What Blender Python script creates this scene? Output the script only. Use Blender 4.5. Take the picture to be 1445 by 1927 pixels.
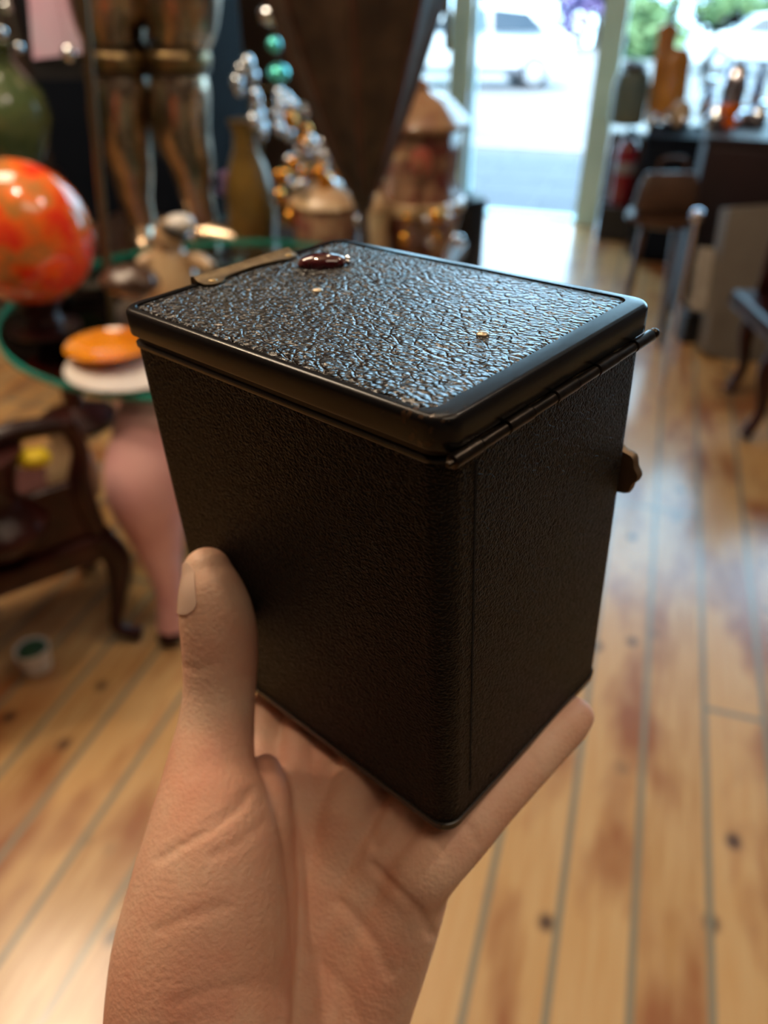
import bpy, bmesh, math, random
from mathutils import Vector, Matrix, noise
random.seed(7)
PI = math.pi
for o in list(bpy.data.objects): bpy.data.objects.remove(o)
S = bpy.context.scene
C = S.collection

# ---------------------------------------------------------------- camera
PITCH = math.radians(35.5); CH = 1.5; F = 1450.0
cd = bpy.data.cameras.new('camera'); cam = bpy.data.objects.new('camera', cd); C.objects.link(cam)
cam.location = (0, 0, CH); cam.rotation_euler = (PI/2 - PITCH, 0, 0)
cd.sensor_fit = 'VERTICAL'; cd.sensor_height = 36.0; cd.lens = 36.0*F/1927.0
cd.clip_start = 0.01; cd.clip_end = 200
cd.dof.use_dof = True; cd.dof.focus_distance = 0.178; cd.dof.aperture_fstop = 9.4
S.camera = cam

# ---------------------------------------------------------------- daylight
S.view_settings.view_transform = 'Standard'; S.view_settings.look = 'None'
S.view_settings.gamma = 1.0; S.view_settings.use_curve_mapping = False
S.view_settings.exposure = 0.0
W = bpy.data.worlds.new('sky'); S.world = W; W.use_nodes = True
bg = W.node_tree.nodes['Background']; bg.inputs['Color'].default_value = (0.46, 0.74, 1.0, 1); bg.inputs['Strength'].default_value = 8.5
sd = bpy.data.lights.new('sun', 'SUN'); sd.energy = 12.0; sd.angle = 0.01; sd.color = (1.0, 0.97, 0.92)
sun = bpy.data.objects.new('sun', sd); C.objects.link(sun)
sun.rotation_euler = Vector((0.12, 0.52, -0.84)).to_track_quat('-Z', 'Y').to_euler()

def lamp(loc, e, col, r=0.05):
    l = bpy.data.lights.new('ceiling_lamp', 'POINT'); l.energy = e; l.color = col; l.shadow_soft_size = r
    o = bpy.data.objects.new('ceiling_lamp', l); C.objects.link(o); o.location = loc
def panel(loc, e, col, sx, sy):
    l = bpy.data.lights.new('ceiling_panel', 'AREA'); l.energy = e; l.color = col; l.shape = 'RECTANGLE'; l.size = sx; l.size_y = sy
    o = bpy.data.objects.new('ceiling_panel', l); C.objects.link(o); o.location = loc
WARM = (1.0, 0.80, 0.58)
panel((0.9, -0.5, 3.5), 16, WARM, 1.6, 0.8)
panel((-1.6, 2.0, 3.5), 60, WARM, 1.4, 0.8)
lamp((-0.55, 0.9, 3.3), 52, (1.0, 0.78, 0.55), 0.05)
lamp((-1.7, 1.5, 3.0), 44, (1.0, 0.72, 0.45), 0.04)
lamp((0.0, 2.2, 3.3), 14, (1.0, 0.78, 0.55), 0.04)
lamp((1.2, 0.9, 3.3), 38, (1.0, 0.80, 0.6), 0.04)

# ---------------------------------------------------------------- maths helpers
cp, sp = math.cos(PITCH), math.sin(PITCH)
CAM = Vector((0, 0, CH))
def c2w(x, y, z): return Vector((x, z*cp - y*sp, CH - z*sp - y*cp))       # camera metres (right, down, forward) to room metres
def dirw(x, y, z): return Vector((x, z*cp - y*sp, -z*sp - y*cp))
def P(px, py, d): return c2w((px-722.5)/F*d, (py-963.5)/F*d, d)
def Yp(px, py, y):                                                        # point on the sight line at room distance y
    r = dirw((px-722.5)/F, (py-963.5)/F, 1.0); return CAM + r*(y/r.y)
AZ = math.radians(17.6)
def RM(a, b, z=0): return Vector((a*math.cos(AZ)+b*math.sin(AZ), -a*math.sin(AZ)+b*math.cos(AZ), z))

# ---------------------------------------------------------------- materials
def mat(name, c1, c2=None, scale=8.0, rough=0.5, metal=0.0, bump=0.0, bscale=60.0, coat=0.0, trans=0.0, sss=0.0, stretch=None, spec=0.5, ior=1.45, contrast=(0.35, 0.65), detail=4.0):
    m = bpy.data.materials.new(name); m.use_nodes = True; nt = m.node_tree; N = nt.nodes; L = nt.links
    b = N['Principled BSDF']
    b.inputs['Base Color'].default_value = (*c1, 1); b.inputs['Roughness'].default_value = rough
    b.inputs['Metallic'].default_value = metal; b.inputs['Coat Weight'].default_value = coat; b.inputs['Coat Roughness'].default_value = 0.08
    b.inputs['Transmission Weight'].default_value = trans; b.inputs['Specular IOR Level'].default_value = spec; b.inputs['IOR'].default_value = ior
    if sss: b.inputs['Subsurface Weight'].default_value = sss; b.inputs['Subsurface Radius'].default_value = (0.9, 0.35, 0.2); b.inputs['Subsurface Scale'].default_value = 0.005
    tc = N.new('ShaderNodeTexCoord'); mp = N.new('ShaderNodeMapping'); L.new(tc.outputs['Object'], mp.inputs['Vector'])
    if stretch: mp.inputs['Scale'].default_value = stretch
    n = N.new('ShaderNodeTexNoise'); n.inputs['Scale'].default_value = scale; n.inputs['Detail'].default_value = detail
    L.new(mp.outputs['Vector'], n.inputs['Vector'])
    r = N.new('ShaderNodeValToRGB'); r.color_ramp.elements[0].position, r.color_ramp.elements[1].position = contrast
    r.color_ramp.elements[0].color = (*c1, 1); r.color_ramp.elements[1].color = (*(c2 or tuple(min(1, x*0.8) for x in c1)), 1)
    L.new(n.outputs['Fac'], r.inputs['Fac']); L.new(r.outputs['Color'], b.inputs['Base Color'])
    if bump:
        nb = N.new('ShaderNodeTexNoise'); nb.inputs['Scale'].default_value = bscale; L.new(mp.outputs['Vector'], nb.inputs['Vector'])
        bn = N.new('ShaderNodeBump'); bn.inputs['Strength'].default_value = bump; bn.inputs['Distance'].default_value = 0.01
        L.new(nb.outputs['Fac'], bn.inputs['Height']); L.new(bn.outputs['Normal'], b.inputs['Normal'])
    return m

def leather(name, fine, strength, dist, rough, spec):
    m = bpy.data.materials.new(name); m.use_nodes = True; nt = m.node_tree; N = nt.nodes; L = nt.links
    b = N['Principled BSDF']; b.inputs['Roughness'].default_value = rough; b.inputs['Specular IOR Level'].default_value = spec
    tc = N.new('ShaderNodeTexCoord'); mp = N.new('ShaderNodeMapping'); L.new(tc.outputs['Object'], mp.inputs['Vector'])
    mp.inputs['Rotation'].default_value = (0.0, 0.0, 0.5); mp.inputs['Scale'].default_value = (1.0, 0.75, 1.0)
    wn = N.new('ShaderNodeTexNoise'); wn.inputs['Scale'].default_value = fine*0.35; L.new(mp.outputs['Vector'], wn.inputs['Vector'])
    ad = N.new('ShaderNodeVectorMath'); ad.operation = 'MULTIPLY_ADD'; L.new(wn.outputs['Color'], ad.inputs[0])
    ad.inputs[1].default_value = (0.9/fine,)*3; L.new(mp.outputs['Vector'], ad.inputs[2])
    v1 = N.new('ShaderNodeTexVoronoi'); v1.feature = 'SMOOTH_F1'; v1.inputs['Smoothness'].default_value = 0.25; v1.inputs['Scale'].default_value = fine; L.new(ad.outputs[0], v1.inputs['Vector'])
    v2 = N.new('ShaderNodeTexVoronoi'); v2.feature = 'DISTANCE_TO_EDGE'; v2.inputs['Scale'].default_value = fine*0.34; L.new(ad.outputs[0], v2.inputs['Vector'])
    r1 = N.new('ShaderNodeMapRange'); r1.inputs['From Max'].default_value = 0.5; r1.interpolation_type = 'SMOOTHSTEP'; L.new(v1.outputs['Distance'], r1.inputs['Value']); r1.inputs['From Max'].default_value = 0.72; r1.inputs['To Min'].default_value = 1.0; r1.inputs['To Max'].default_value = 0.0
    r2 = N.new('ShaderNodeMapRange'); r2.inputs['From Max'].default_value = 0.10; r2.interpolation_type = 'SMOOTHSTEP'; L.new(v2.outputs['Distance'], r2.inputs['Value'])
    fn = N.new('ShaderNodeTexNoise'); fn.inputs['Scale'].default_value = fine*2.5; fn.inputs['Detail'].default_value = 3; L.new(mp.outputs['Vector'], fn.inputs['Vector'])
    a1 = N.new('ShaderNodeMath'); a1.operation = 'MULTIPLY_ADD'; a1.inputs[1].default_value = 0.6; L.new(r2.outputs[0], a1.inputs[0]); L.new(r1.outputs[0], a1.inputs[2])
    a2 = N.new('ShaderNodeMath'); a2.operation = 'MULTIPLY_ADD'; a2.inputs[1].default_value = 0.22; L.new(fn.outputs['Fac'], a2.inputs[0]); L.new(a1.outputs[0], a2.inputs[2])
    bn = N.new('ShaderNodeBump'); bn.inputs['Strength'].default_value = strength; bn.inputs['Distance'].default_value = dist
    L.new(a2.outputs[0], bn.inputs['Height']); L.new(bn.outputs['Normal'], b.inputs['Normal'])
    cn = N.new('ShaderNodeTexNoise'); cn.inputs['Scale'].default_value = 25; L.new(tc.outputs['Object'], cn.inputs['Vector'])
    cr = N.new('ShaderNodeValToRGB'); cr.color_ramp.elements[0].color = (0.005, 0.005, 0.0055, 1); cr.color_ramp.elements[1].color = (0.010, 0.0095, 0.010, 1)
    L.new(cn.outputs['Fac'], cr.inputs['Fac']); L.new(cr.outputs['Color'], b.inputs['Base Color'])
    return m

def tin():
    m = bpy.data.materials.new('black_tin'); m.use_nodes = True; nt = m.node_tree; N = nt.nodes; L = nt.links
    b = N['Principled BSDF']; b.inputs['Specular IOR Level'].default_value = 0.35
    tc = N.new('ShaderNodeTexCoord')
    # chipped enamel towards the near corner of the lid
    n = N.new('ShaderNodeTexNoise'); n.inputs['Scale'].default_value = 420; n.inputs['Detail'].default_value = 5; L.new(tc.outputs['Object'], n.inputs['Vector'])
    d = N.new('ShaderNodeVectorMath'); d.operation = 'DISTANCE'; d.inputs[1].default_value = (0.001, 0.006, 0.128); L.new(tc.outputs['Object'], d.inputs[0])
    mr = N.new('ShaderNodeMapRange'); mr.inputs['From Min'].default_value = 0.0; mr.inputs['From Max'].default_value = 0.022; mr.inputs['To Min'].default_value = 0.53; mr.inputs['To Max'].default_value = 0.86
    L.new(d.outputs['Value'], mr.inputs['Value'])
    g = N.new('ShaderNodeMath'); g.operation = 'GREATER_THAN'; L.new(n.outputs['Fac'], g.inputs[0]); L.new(mr.outputs[0], g.inputs[1])
    mx = N.new('ShaderNodeMix'); mx.data_type = 'RGBA'; L.new(g.outputs[0], mx.inputs['Factor'])
    mx.inputs['A'].default_value = (0.008, 0.008, 0.009, 1); mx.inputs['B'].default_value = (0.05, 0.028, 0.016, 1)
    L.new(mx.outputs['Result'], b.inputs['Base Color'])
    ns = N.new('ShaderNodeTexNoise'); ns.inputs['Scale'].default_value = 900; L.new(tc.outputs['Object'], ns.inputs['Vector'])
    rr = N.new('ShaderNodeMapRange'); rr.inputs['To Min'].default_value = 0.16; rr.inputs['To Max'].default_value = 0.30; L.new(ns.outputs['Fac'], rr.inputs['Value'])
    L.new(rr.outputs[0], b.inputs['Roughness'])
    return m

def glass_pane(name, tint=(0.93, 0.98, 0.97)):
    m = bpy.data.materials.new(name); m.use_nodes = True; nt = m.node_tree; N = nt.nodes; L = nt.links
    N.remove(N['Principled BSDF']); out = N['Material Output']
    t = N.new('ShaderNodeBsdfTransparent'); t.inputs['Color'].default_value = (*tint, 1)
    g = N.new('ShaderNodeBsdfGlossy'); g.inputs['Roughness'].default_value = 0.03
    fr = N.new('ShaderNodeFresnel'); fr.inputs['IOR'].default_value = 1.4
    mx = N.new('ShaderNodeMixShader'); L.new(fr.outputs[0], mx.inputs[0]); L.new(t.outputs[0], mx.inputs[1]); L.new(g.outputs[0], mx.inputs[2]); L.new(mx.outputs[0], out.inputs['Surface'])
    return m

def floor_material():
    m = bpy.data.materials.new('pine_boards'); m.use_nodes = True; nt = m.node_tree; N = nt.nodes; L = nt.links
    b = N['Principled BSDF']; b.inputs['Coat Weight'].default_value = 0.7; b.inputs['Coat Roughness'].default_value = 0.16
    tc = N.new('ShaderNodeTexCoord'); sx = N.new('ShaderNodeSeparateXYZ'); L.new(tc.outputs['Object'], sx.inputs[0])
    cb = N.new('ShaderNodeCombineXYZ')
    ofs = N.new('ShaderNodeMath'); ofs.operation = 'ADD'; ofs.inputs[1].default_value = PLANK_OFF; L.new(sx.outputs['X'], ofs.inputs[0])
    L.new(sx.outputs['Y'], cb.inputs['X']); L.new(ofs.outputs[0], cb.inputs['Y'])
    br = N.new('ShaderNodeTexBrick'); L.new(cb.outputs[0], br.inputs['Vector'])
    br.inputs['Color1'].default_value = (0, 0, 0, 1); br.inputs['Color2'].default_value = (1, 1, 1, 1); br.inputs['Mortar'].default_value = (0.5, 0.5, 0.5, 1)
    br.inputs['Scale'].default_value = 1.0; br.inputs['Brick Width'].default_value = 2.3; br.inputs['Row Height'].default_value = PLANK_W
    br.inputs['Mortar Size'].default_value = 0.0078; br.inputs['Mortar Smooth'].default_value = 0.2; br.offset = 0.37; br.offset_frequency = 3
    def nz(sc, det, st):
        mp = N.new('ShaderNodeMapping'); mp.inputs['Scale'].default_value = st; L.new(tc.outputs['Object'], mp.inputs['Vector'])
        n = N.new('ShaderNodeTexNoise'); n.inputs['Scale'].default_value = sc; n.inputs['Detail'].default_value = det; L.new(mp.outputs['Vector'], n.inputs['Vector']); return n
    def mix(f, a, bb, const=None):
        x = N.new('ShaderNodeMix'); x.data_type = 'RGBA'
        if const is None: L.new(f, x.inputs['Factor'])
        else: x.inputs['Factor'].default_value = const
        for k, v in (('A', a), ('B', bb)):
            if isinstance(v, tuple): x.inputs[k].default_value = (*v, 1)
            else: L.new(v, x.inputs[k])
        return x.outputs['Result']
    def ramp(src, p0, p1):
        r = N.new('ShaderNodeMapRange'); r.inputs['From Min'].default_value = p0; r.inputs['From Max'].default_value = p1; L.new(src, r.inputs['Value']); return r.outputs[0]
    c = mix(ramp(br.outputs['Color'], 0.0, 1.0), (0.58, 0.33, 0.125), (0.42, 0.22, 0.075))
    c = mix(ramp(nz(9, 4, (8, 0.6, 1)).outputs['Fac'], 0.35, 0.7), c, (0.60, 0.38, 0.17))
    c = mix(ramp(nz(2.6, 3, (2.6, 0.9, 1)).outputs['Fac'], 0.48, 0.64), c, (0.30, 0.105, 0.03))
    v = N.new('ShaderNodeTexVoronoi'); v.voronoi_dimensions = '2D'; v.inputs['Scale'].default_value = 6.0; v.inputs['Randomness'].default_value = 1.0
    mpv = N.new('ShaderNodeMapping'); mpv.inputs['Scale'].default_value = (1, 0.8, 1); L.new(tc.outputs['Object'], mpv.inputs['Vector']); L.new(mpv.outputs[0], v.inputs['Vector'])
    kn = N.new('ShaderNodeMapRange'); kn.inputs['From Min'].default_value = 0.13; kn.inputs['From Max'].default_value = 0.04; L.new(v.outputs['Distance'], kn.inputs['Value'])
    kmk = N.new('ShaderNodeMath'); kmk.operation = 'MULTIPLY'; L.new(kn.outputs[0], kmk.inputs[0]); L.new(ramp(nz(3.7, 2, (1, 1, 1)).outputs['Fac'], 0.46, 0.58), kmk.inputs[1])
    c = mix(kmk.outputs[0], c, (0.07, 0.035, 0.022))
    c = mix(br.outputs['Fac'], c, (0.23, 0.20, 0.135))
    L.new(c, b.inputs['Base Color'])
    rn = nz(3, 3, (1, 1, 1)); rr = N.new('ShaderNodeMapRange'); rr.inputs['To Min'].default_value = 0.25; rr.inputs['To Max'].default_value = 0.45; L.new(rn.outputs['Fac'], rr.inputs['Value']); L.new(rr.outputs[0], b.inputs['Roughness'])
    bn = N.new('ShaderNodeBump'); bn.inputs['Strength'].default_value = 0.25; bn.inputs['Distance'].default_value = 0.002
    inv = N.new('ShaderNodeMath'); inv.operation = 'SUBTRACT'; inv.inputs[0].default_value = 1.0; L.new(br.outputs['Fac'], inv.inputs[1]); L.new(inv.outputs[0], bn.inputs['Height']); L.new(bn.outputs['Normal'], b.inputs['Normal'])
    return m
PLANK_W = 0.139
PLANK_OFF = 0.0461

M = {}
M['wood_dark'] = mat('dark_mahogany', (0.040, 0.008, 0.006), (0.014, 0.003, 0.003), 12, 0.32, bump=0.1, coat=0.1, spec=0.3)
M['wood_brown'] = mat('brown_wood', (0.075, 0.035, 0.018), (0.035, 0.016, 0.009), 10, 0.35, bump=0.1, coat=0.3)
M['pink'] = mat('pink_painted_wood', (0.80, 0.46, 0.45), (0.68, 0.34, 0.35), 8, 0.5)
M['brass'] = mat('aged_brass', (0.34, 0.25, 0.12), (0.16, 0.11, 0.06), 30, 0.35, 1.0)
M['dull_brass'] = mat('dull_bronze_brass', (0.20, 0.15, 0.085), (0.13, 0.095, 0.055), 300, 0.42, 0.85)
M['armour'] = mat('tarnished_armour', (0.62, 0.50, 0.37), (0.32, 0.24, 0.17), 7, 0.24, 1.0, bump=0.3, bscale=18)
M['armour_dark'] = mat('dark_armour_edge', (0.10, 0.07, 0.045), (0.05, 0.035, 0.025), 9, 0.4, 1.0)
M['jade'] = mat('green_stone', (0.10, 0.13, 0.05), (0.05, 0.085, 0.035), 9, 0.22, coat=0.7)
M['orange'] = mat('orange_marbled_stone', (0.85, 0.10, 0.015), (0.60, 0.17, 0.04), 9, 0.15, coat=0.9, contrast=(0.42, 0.58), spec=0.6)
M['cone'] = mat('dark_bronze_cloth', (0.085, 0.055, 0.035), (0.035, 0.022, 0.017), 12, 0.6, bump=0.2, bscale=40)
M['cone2'] = mat('reddish_brown_rib', (0.11, 0.045, 0.03), (0.04, 0.018, 0.013), 12, 0.5)
M['cream'] = mat('cream_glaze', (0.52, 0.38, 0.22), (0.42, 0.26, 0.14), 14, 0.3, coat=0.5)
M['urn'] = mat('brown_painted_porcelain', (0.30, 0.17, 0.10), (0.16, 0.045, 0.035), 16, 0.25, coat=0.6, contrast=(0.45, 0.6))
M['urn_lid'] = mat('tan_porcelain_lid', (0.34, 0.20, 0.11), (0.22, 0.10, 0.06), 20, 0.25, coat=0.6)
M['white'] = mat('white_glaze', (0.75, 0.73, 0.70), (0.62, 0.6, 0.58), 6, 0.3, coat=0.4)
M['black'] = mat('black_plastic', (0.012, 0.012, 0.014), (0.02, 0.02, 0.022), 10, 0.3)
M['navy'] = mat('navy_black_paint', (0.004, 0.007, 0.014), (0.006, 0.009, 0.016), 4, 0.7, spec=0.12)
M['gold'] = mat('dark_gold_glaze', (0.20, 0.12, 0.025), (0.10, 0.06, 0.015), 10, 0.3, 0.3, coat=0.4)
M['lilac'] = mat('lilac_petals', (0.42, 0.20, 0.40), (0.55, 0.30, 0.52), 40, 0.6)
M['leaf'] = mat('dark_leaf', (0.03, 0.10, 0.05), (0.015, 0.05, 0.03), 30, 0.5)
M['lavender'] = mat('lavender_print', (0.58, 0.48, 0.62), (0.68, 0.36, 0.50), 3, 0.25, coat=0.5)
M['amber_glass'] = mat('amber_glass', (0.85, 0.36, 0.03), (0.70, 0.20, 0.01), 6, 0.08, coat=0.6, trans=0.25)
M['orange_glass'] = mat('orange_glass_dish', (0.90, 0.36, 0.02), (0.85, 0.22, 0.01), 6, 0.1, coat=0.6, trans=0.15)
M['clear'] = mat('silvered_crystal', (0.92, 0.96, 1.0), (0.85, 0.92, 1.0), 6, 0.05, 1.0)
M['amber_bead'] = mat('amber_bead', (1.0, 0.52, 0.10), (0.95, 0.40, 0.05), 6, 0.05, 1.0)
M['teal_glass'] = mat('turquoise_glass', (0.10, 0.75, 0.85), (0.15, 0.85, 0.70), 6, 0.12, 0.7)
M['teal_edge'] = mat('green_glass_edge', (0.01, 0.30, 0.24), (0.01, 0.22, 0.18), 6, 0.15, coat=0.5)
M['post'] = mat('pale_green_paint', (0.55, 0.80, 0.80), (0.48, 0.74, 0.74), 5, 0.35)
M['amber_wood'] = mat('amber_varnished_wood', (0.55, 0.24, 0.04), (0.38, 0.15, 0.02), 8, 0.25, coat=0.5)
M['red'] = mat('red_enamel', (0.20, 0.008, 0.018), (0.15, 0.007, 0.014), 5, 0.3, coat=0.5)
M['greyboard'] = mat('grey_board', (0.17, 0.15, 0.125), (0.14, 0.12, 0.10), 4, 0.7)
M['paper'] = mat('pale_print', (0.42, 0.38, 0.32), (0.24, 0.21, 0.18), 26, 0.6)
M['chrome'] = mat('chrome', (0.75, 0.75, 0.85), (0.7, 0.7, 0.8), 6, 0.15, 1.0)
M['bag'] = mat('brown_bag_leather', (0.07, 0.035, 0.02), (0.04, 0.02, 0.012), 8, 0.4)
M['yellow'] = mat('yellow_cloth', (0.65, 0.48, 0.01), (0.55, 0.4, 0.01), 8, 0.6)
M['wall'] = mat('dark_umber_wall', (0.09, 0.06, 0.045), (0.07, 0.045, 0.035), 2, 0.8)
M['ceiling'] = mat('dim_ceiling', (0.32, 0.26, 0.20), (0.28, 0.22, 0.17), 2, 0.8)
M['glass'] = glass_pane('window_glass')
M['tabletop_glass'] = glass_pane('tabletop_glass', (0.75, 0.88, 0.84))
M['skin'] = mat('skin', (0.76, 0.50, 0.36), (0.70, 0.38, 0.26), 38, 0.5, bump=0.35, bscale=700, sss=0.16, spec=0.35, contrast=(0.38, 0.64))
M['skin'].node_tree.nodes['Bump'].inputs['Distance'].default_value = 0.0008
nt = M['skin'].node_tree; N = nt.nodes; r_ = N['Color Ramp'].color_ramp
_n2 = N.new('ShaderNodeTexNoise'); _n2.inputs['Scale'].default_value = 26; _n2.inputs['Detail'].default_value = 3; nt.links.new(N['Mapping'].outputs['Vector'], _n2.inputs['Vector'])
_r2 = N.new('ShaderNodeMapRange'); _r2.inputs['From Min'].default_value = 0.42; _r2.inputs['From Max'].default_value = 0.66; nt.links.new(_n2.outputs['Fac'], _r2.inputs['Value'])
_mx = N.new('ShaderNodeMix'); _mx.data_type = 'RGBA'; _mx.inputs['B'].default_value = (0.66, 0.26, 0.18, 1)
_ml = N.new('ShaderNodeMath'); _ml.operation = 'MULTIPLY'; _ml.inputs[1].default_value = 0.6; nt.links.new(_r2.outputs[0], _ml.inputs[0]); nt.links.new(_ml.outputs[0], _mx.inputs['Factor'])
nt.links.new(N['Color Ramp'].outputs['Color'], _mx.inputs['A']); nt.links.new(_mx.outputs['Result'], N['Principled BSDF'].inputs['Base Color'])
M['nail'] = mat('fingernail', (0.76, 0.53, 0.42), (0.72, 0.48, 0.37), 60, 0.3, sss=0.1, coat=0.2)
M['road'] = mat('sunlit_road', (0.16, 0.16, 0.16), (0.10, 0.10, 0.105), 0.5, 0.8)
M['paving'] = mat('grey_paving', (0.05, 0.053, 0.06), (0.035, 0.038, 0.043), 3, 0.6)
M['car'] = mat('white_car_paint', (0.55, 0.57, 0.60), (0.52, 0.54, 0.57), 2, 0.4)
M['car_glass'] = mat('dark_car_glass', (0.015, 0.03, 0.045), (0.02, 0.035, 0.05), 2, 0.3, spec=0.2)
M['tyre'] = mat('tyre', (0.03, 0.03, 0.035), None, 5, 0.8)
M['green_foliage'] = mat('light_green_foliage', (0.07, 0.14, 0.05), (0.12, 0.18, 0.07), 3, 0.7)
M['purple_foliage'] = mat('jacaranda_blossom', (0.16, 0.12, 0.30), (0.22, 0.18, 0.34), 3, 0.7)
M['bark'] = mat('bark', (0.10, 0.07, 0.05), None, 6, 0.9)
M['facade'] = mat('pale_facade', (0.5, 0.5, 0.5), None, 1, 0.8)
M['leather_top'] = leather('pebbled_black_leather', 760, 1.0, 0.00075, 0.25, 0.85)
M['leather_side'] = leather('fine_black_leathercloth', 1250, 0.9, 0.00036, 0.38, 0.13)
M['tin'] = tin()
M['dark_gap'] = mat('dark_gap', (0.002, 0.002, 0.002), None, 6, 0.9)
M['hinge'] = mat('black_steel_hinge', (0.055, 0.045, 0.038), (0.03, 0.026, 0.022), 400, 0.28, 0.9)
M['ruby'] = mat('ruby_stone', (0.085, 0.010, 0.014), (0.045, 0.006, 0.009), 160, 0.08, coat=1.0)
M['silver'] = mat('silver', (0.75, 0.75, 0.75), None, 100, 0.2, 1.0)
M['pearl'] = mat('brass_pin', (0.55, 0.46, 0.33), None, 100, 0.4, 0.8)

# ---------------------------------------------------------------- object helpers
def NB(): return bmesh.new()
def obj(name, bm, m, parent=None, smooth=True, origin=None, bev=0.0, recalc=True, raw=False):
    if recalc: bmesh.ops.recalc_face_normals(bm, faces=bm.faces[:])
    me = bpy.data.meshes.new(name); o = bpy.data.objects.new(name, me); C.objects.link(o)
    if not raw:
        if parent is not None:
            r = parent
            while r.parent: r = r.parent
            off = r.location.copy()
        else:
            if origin is None:
                xs = [v.co for v in bm.verts]; origin = Vector(((min(c.x for c in xs)+max(c.x for c in xs))/2, (min(c.y for c in xs)+max(c.y for c in xs))/2, min(c.z for c in xs)))
            off = Vector(origin); o.location = off
        bmesh.ops.translate(bm, verts=bm.verts[:], vec=-off)
    bm.to_mesh(me); bm.free(); me.materials.append(m)
    if smooth:
        for p in me.polygons: p.use_smooth = True
        try: me.set_sharp_from_angle(angle=math.radians(42))
        except Exception: pass
    if parent is not None: o.parent = parent
    if bev:
        bv = o.modifiers.new('bevel', 'BEVEL'); bv.width = bev; bv.segments = 2; bv.limit_method = 'ANGLE'
    return o
def thing(name, label, cat, loc=(0, 0, 0), group=None):
    o = bpy.data.objects.new(name, None); C.objects.link(o); o.location = loc; o.empty_display_size = 0.05
    o['label'] = label; o['category'] = cat
    if group: o['group'] = group
    return o
def tag(o, label, cat, group=None):
    o['label'] = label; o['category'] = cat
    if group: o['group'] = group
    return o
def struct(name, bm, m, parent=None, smooth=False):
    o = obj(name, bm, m, parent, smooth)
    if parent is None: o['kind'] = 'structure'
    return o
def box(bm, x0, y0, z0, x1, y1, z1, mtx=None):
    vs = [bm.verts.new((x, y, z)) for z in (z0, z1) for x, y in ((x0, y0), (x1, y0), (x1, y1), (x0, y1))]
    for f in ((0, 3, 2, 1), (4, 5, 6, 7), (0, 1, 5, 4), (1, 2, 6, 5), (2, 3, 7, 6), (3, 0, 4, 7)): bm.faces.new([vs[i] for i in f])
    if mtx is not None:
        for v in vs: v.co = mtx @ v.co
    return vs
def skinloops(bm, loops, cap0=True, cap1=True):
    L = [[bm.verts.new(p) for p in lp] for lp in loops]; n = len(L[0])
    for a, b in zip(L, L[1:]):
        for i in range(n): bm.faces.new((a[i], a[(i+1) % n], b[(i+1) % n], b[i]))
    if cap0: bm.faces.new(L[0][::-1])
    if cap1: bm.faces.new(L[-1])
    return L
def lathe(bm, prof, c, seg=32, sx=1.0, sy=1.0, flute=0, fd=0.0, mtx=None):
    loops = []
    for r, z in prof:
        lp = []
        for i in range(seg):
            a = 2*PI*i/seg; rr = r*(1+fd*math.cos(flute*a)) if flute else r
            p = Vector((rr*math.cos(a)*sx, rr*math.sin(a)*sy, z))
            if mtx is not None: p = mtx @ p
            lp.append(p + Vector(c))
        loops.append(lp)
    skinloops(bm, loops)
def crom(pts, k):
    out = []; n = len(pts)
    for i in range(n-1):
        p0 = pts[max(i-1, 0)]; p1 = pts[i]; p2 = pts[i+1]; p3 = pts[min(i+2, n-1)]
        for j in range(k):
            t = j/k; out.append([0.5*((2*b)+(-a+c)*t+(2*a-5*b+4*c-d)*t*t+(-a+3*b-3*c+d)*t**3) for a, b, c, d in zip(p0, p1, p2, p3)])
    out.append(list(pts[-1])); return out
def tube(bm, pts, rad, seg=12, smooth=6):
    rad = rad if isinstance(rad, (list, tuple)) else [rad]*len(pts)
    st = [list(p)+[r] for p, r in zip(pts, rad)]
    if smooth and len(pts) > 2: st = crom(st, smooth)
    loops = []; n = len(st); up = None
    for i, s in enumerate(st):
        c = Vector(s[:3]); t = (Vector(st[min(i+1, n-1)][:3])-Vector(st[max(i-1, 0)][:3])).normalized()
        if up is None: up = Vector((0, 0, 1)) if abs(t.z) < 0.9 else Vector((1, 0, 0))
        a = t.cross(up).normalized(); b = a.cross(t).normalized(); up = b
        loops.append([c+(a*math.cos(2*PI*j/seg)+b*math.sin(2*PI*j/seg))*s[3] for j in range(seg)])
    skinloops(bm, loops)
def ball(bm, c, r, sx=1, sy=1, sz=1, sub=2, mtx=None):
    g = bmesh.ops.create_icosphere(bm, subdivisions=sub, radius=r)
    for v in g['verts']:
        v.co = Vector((v.co.x*sx, v.co.y*sy, v.co.z*sz))
        if mtx is not None: v.co = mtx @ v.co
        v.co += Vector(c)
    return g['verts']
def uvball(bm, c, r, seg=32, rings=18, sx=1, sy=1, sz=1):
    g = bmesh.ops.create_uvsphere(bm, u_segments=seg, v_segments=rings, radius=r)
    for v in g['verts']: v.co = Vector((v.co.x*sx, v.co.y*sy, v.co.z*sz)) + Vector(c)
RZ = lambda a: Matrix.Rotation(a, 4, 'Z')
ROOM = RZ(-AZ)

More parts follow.
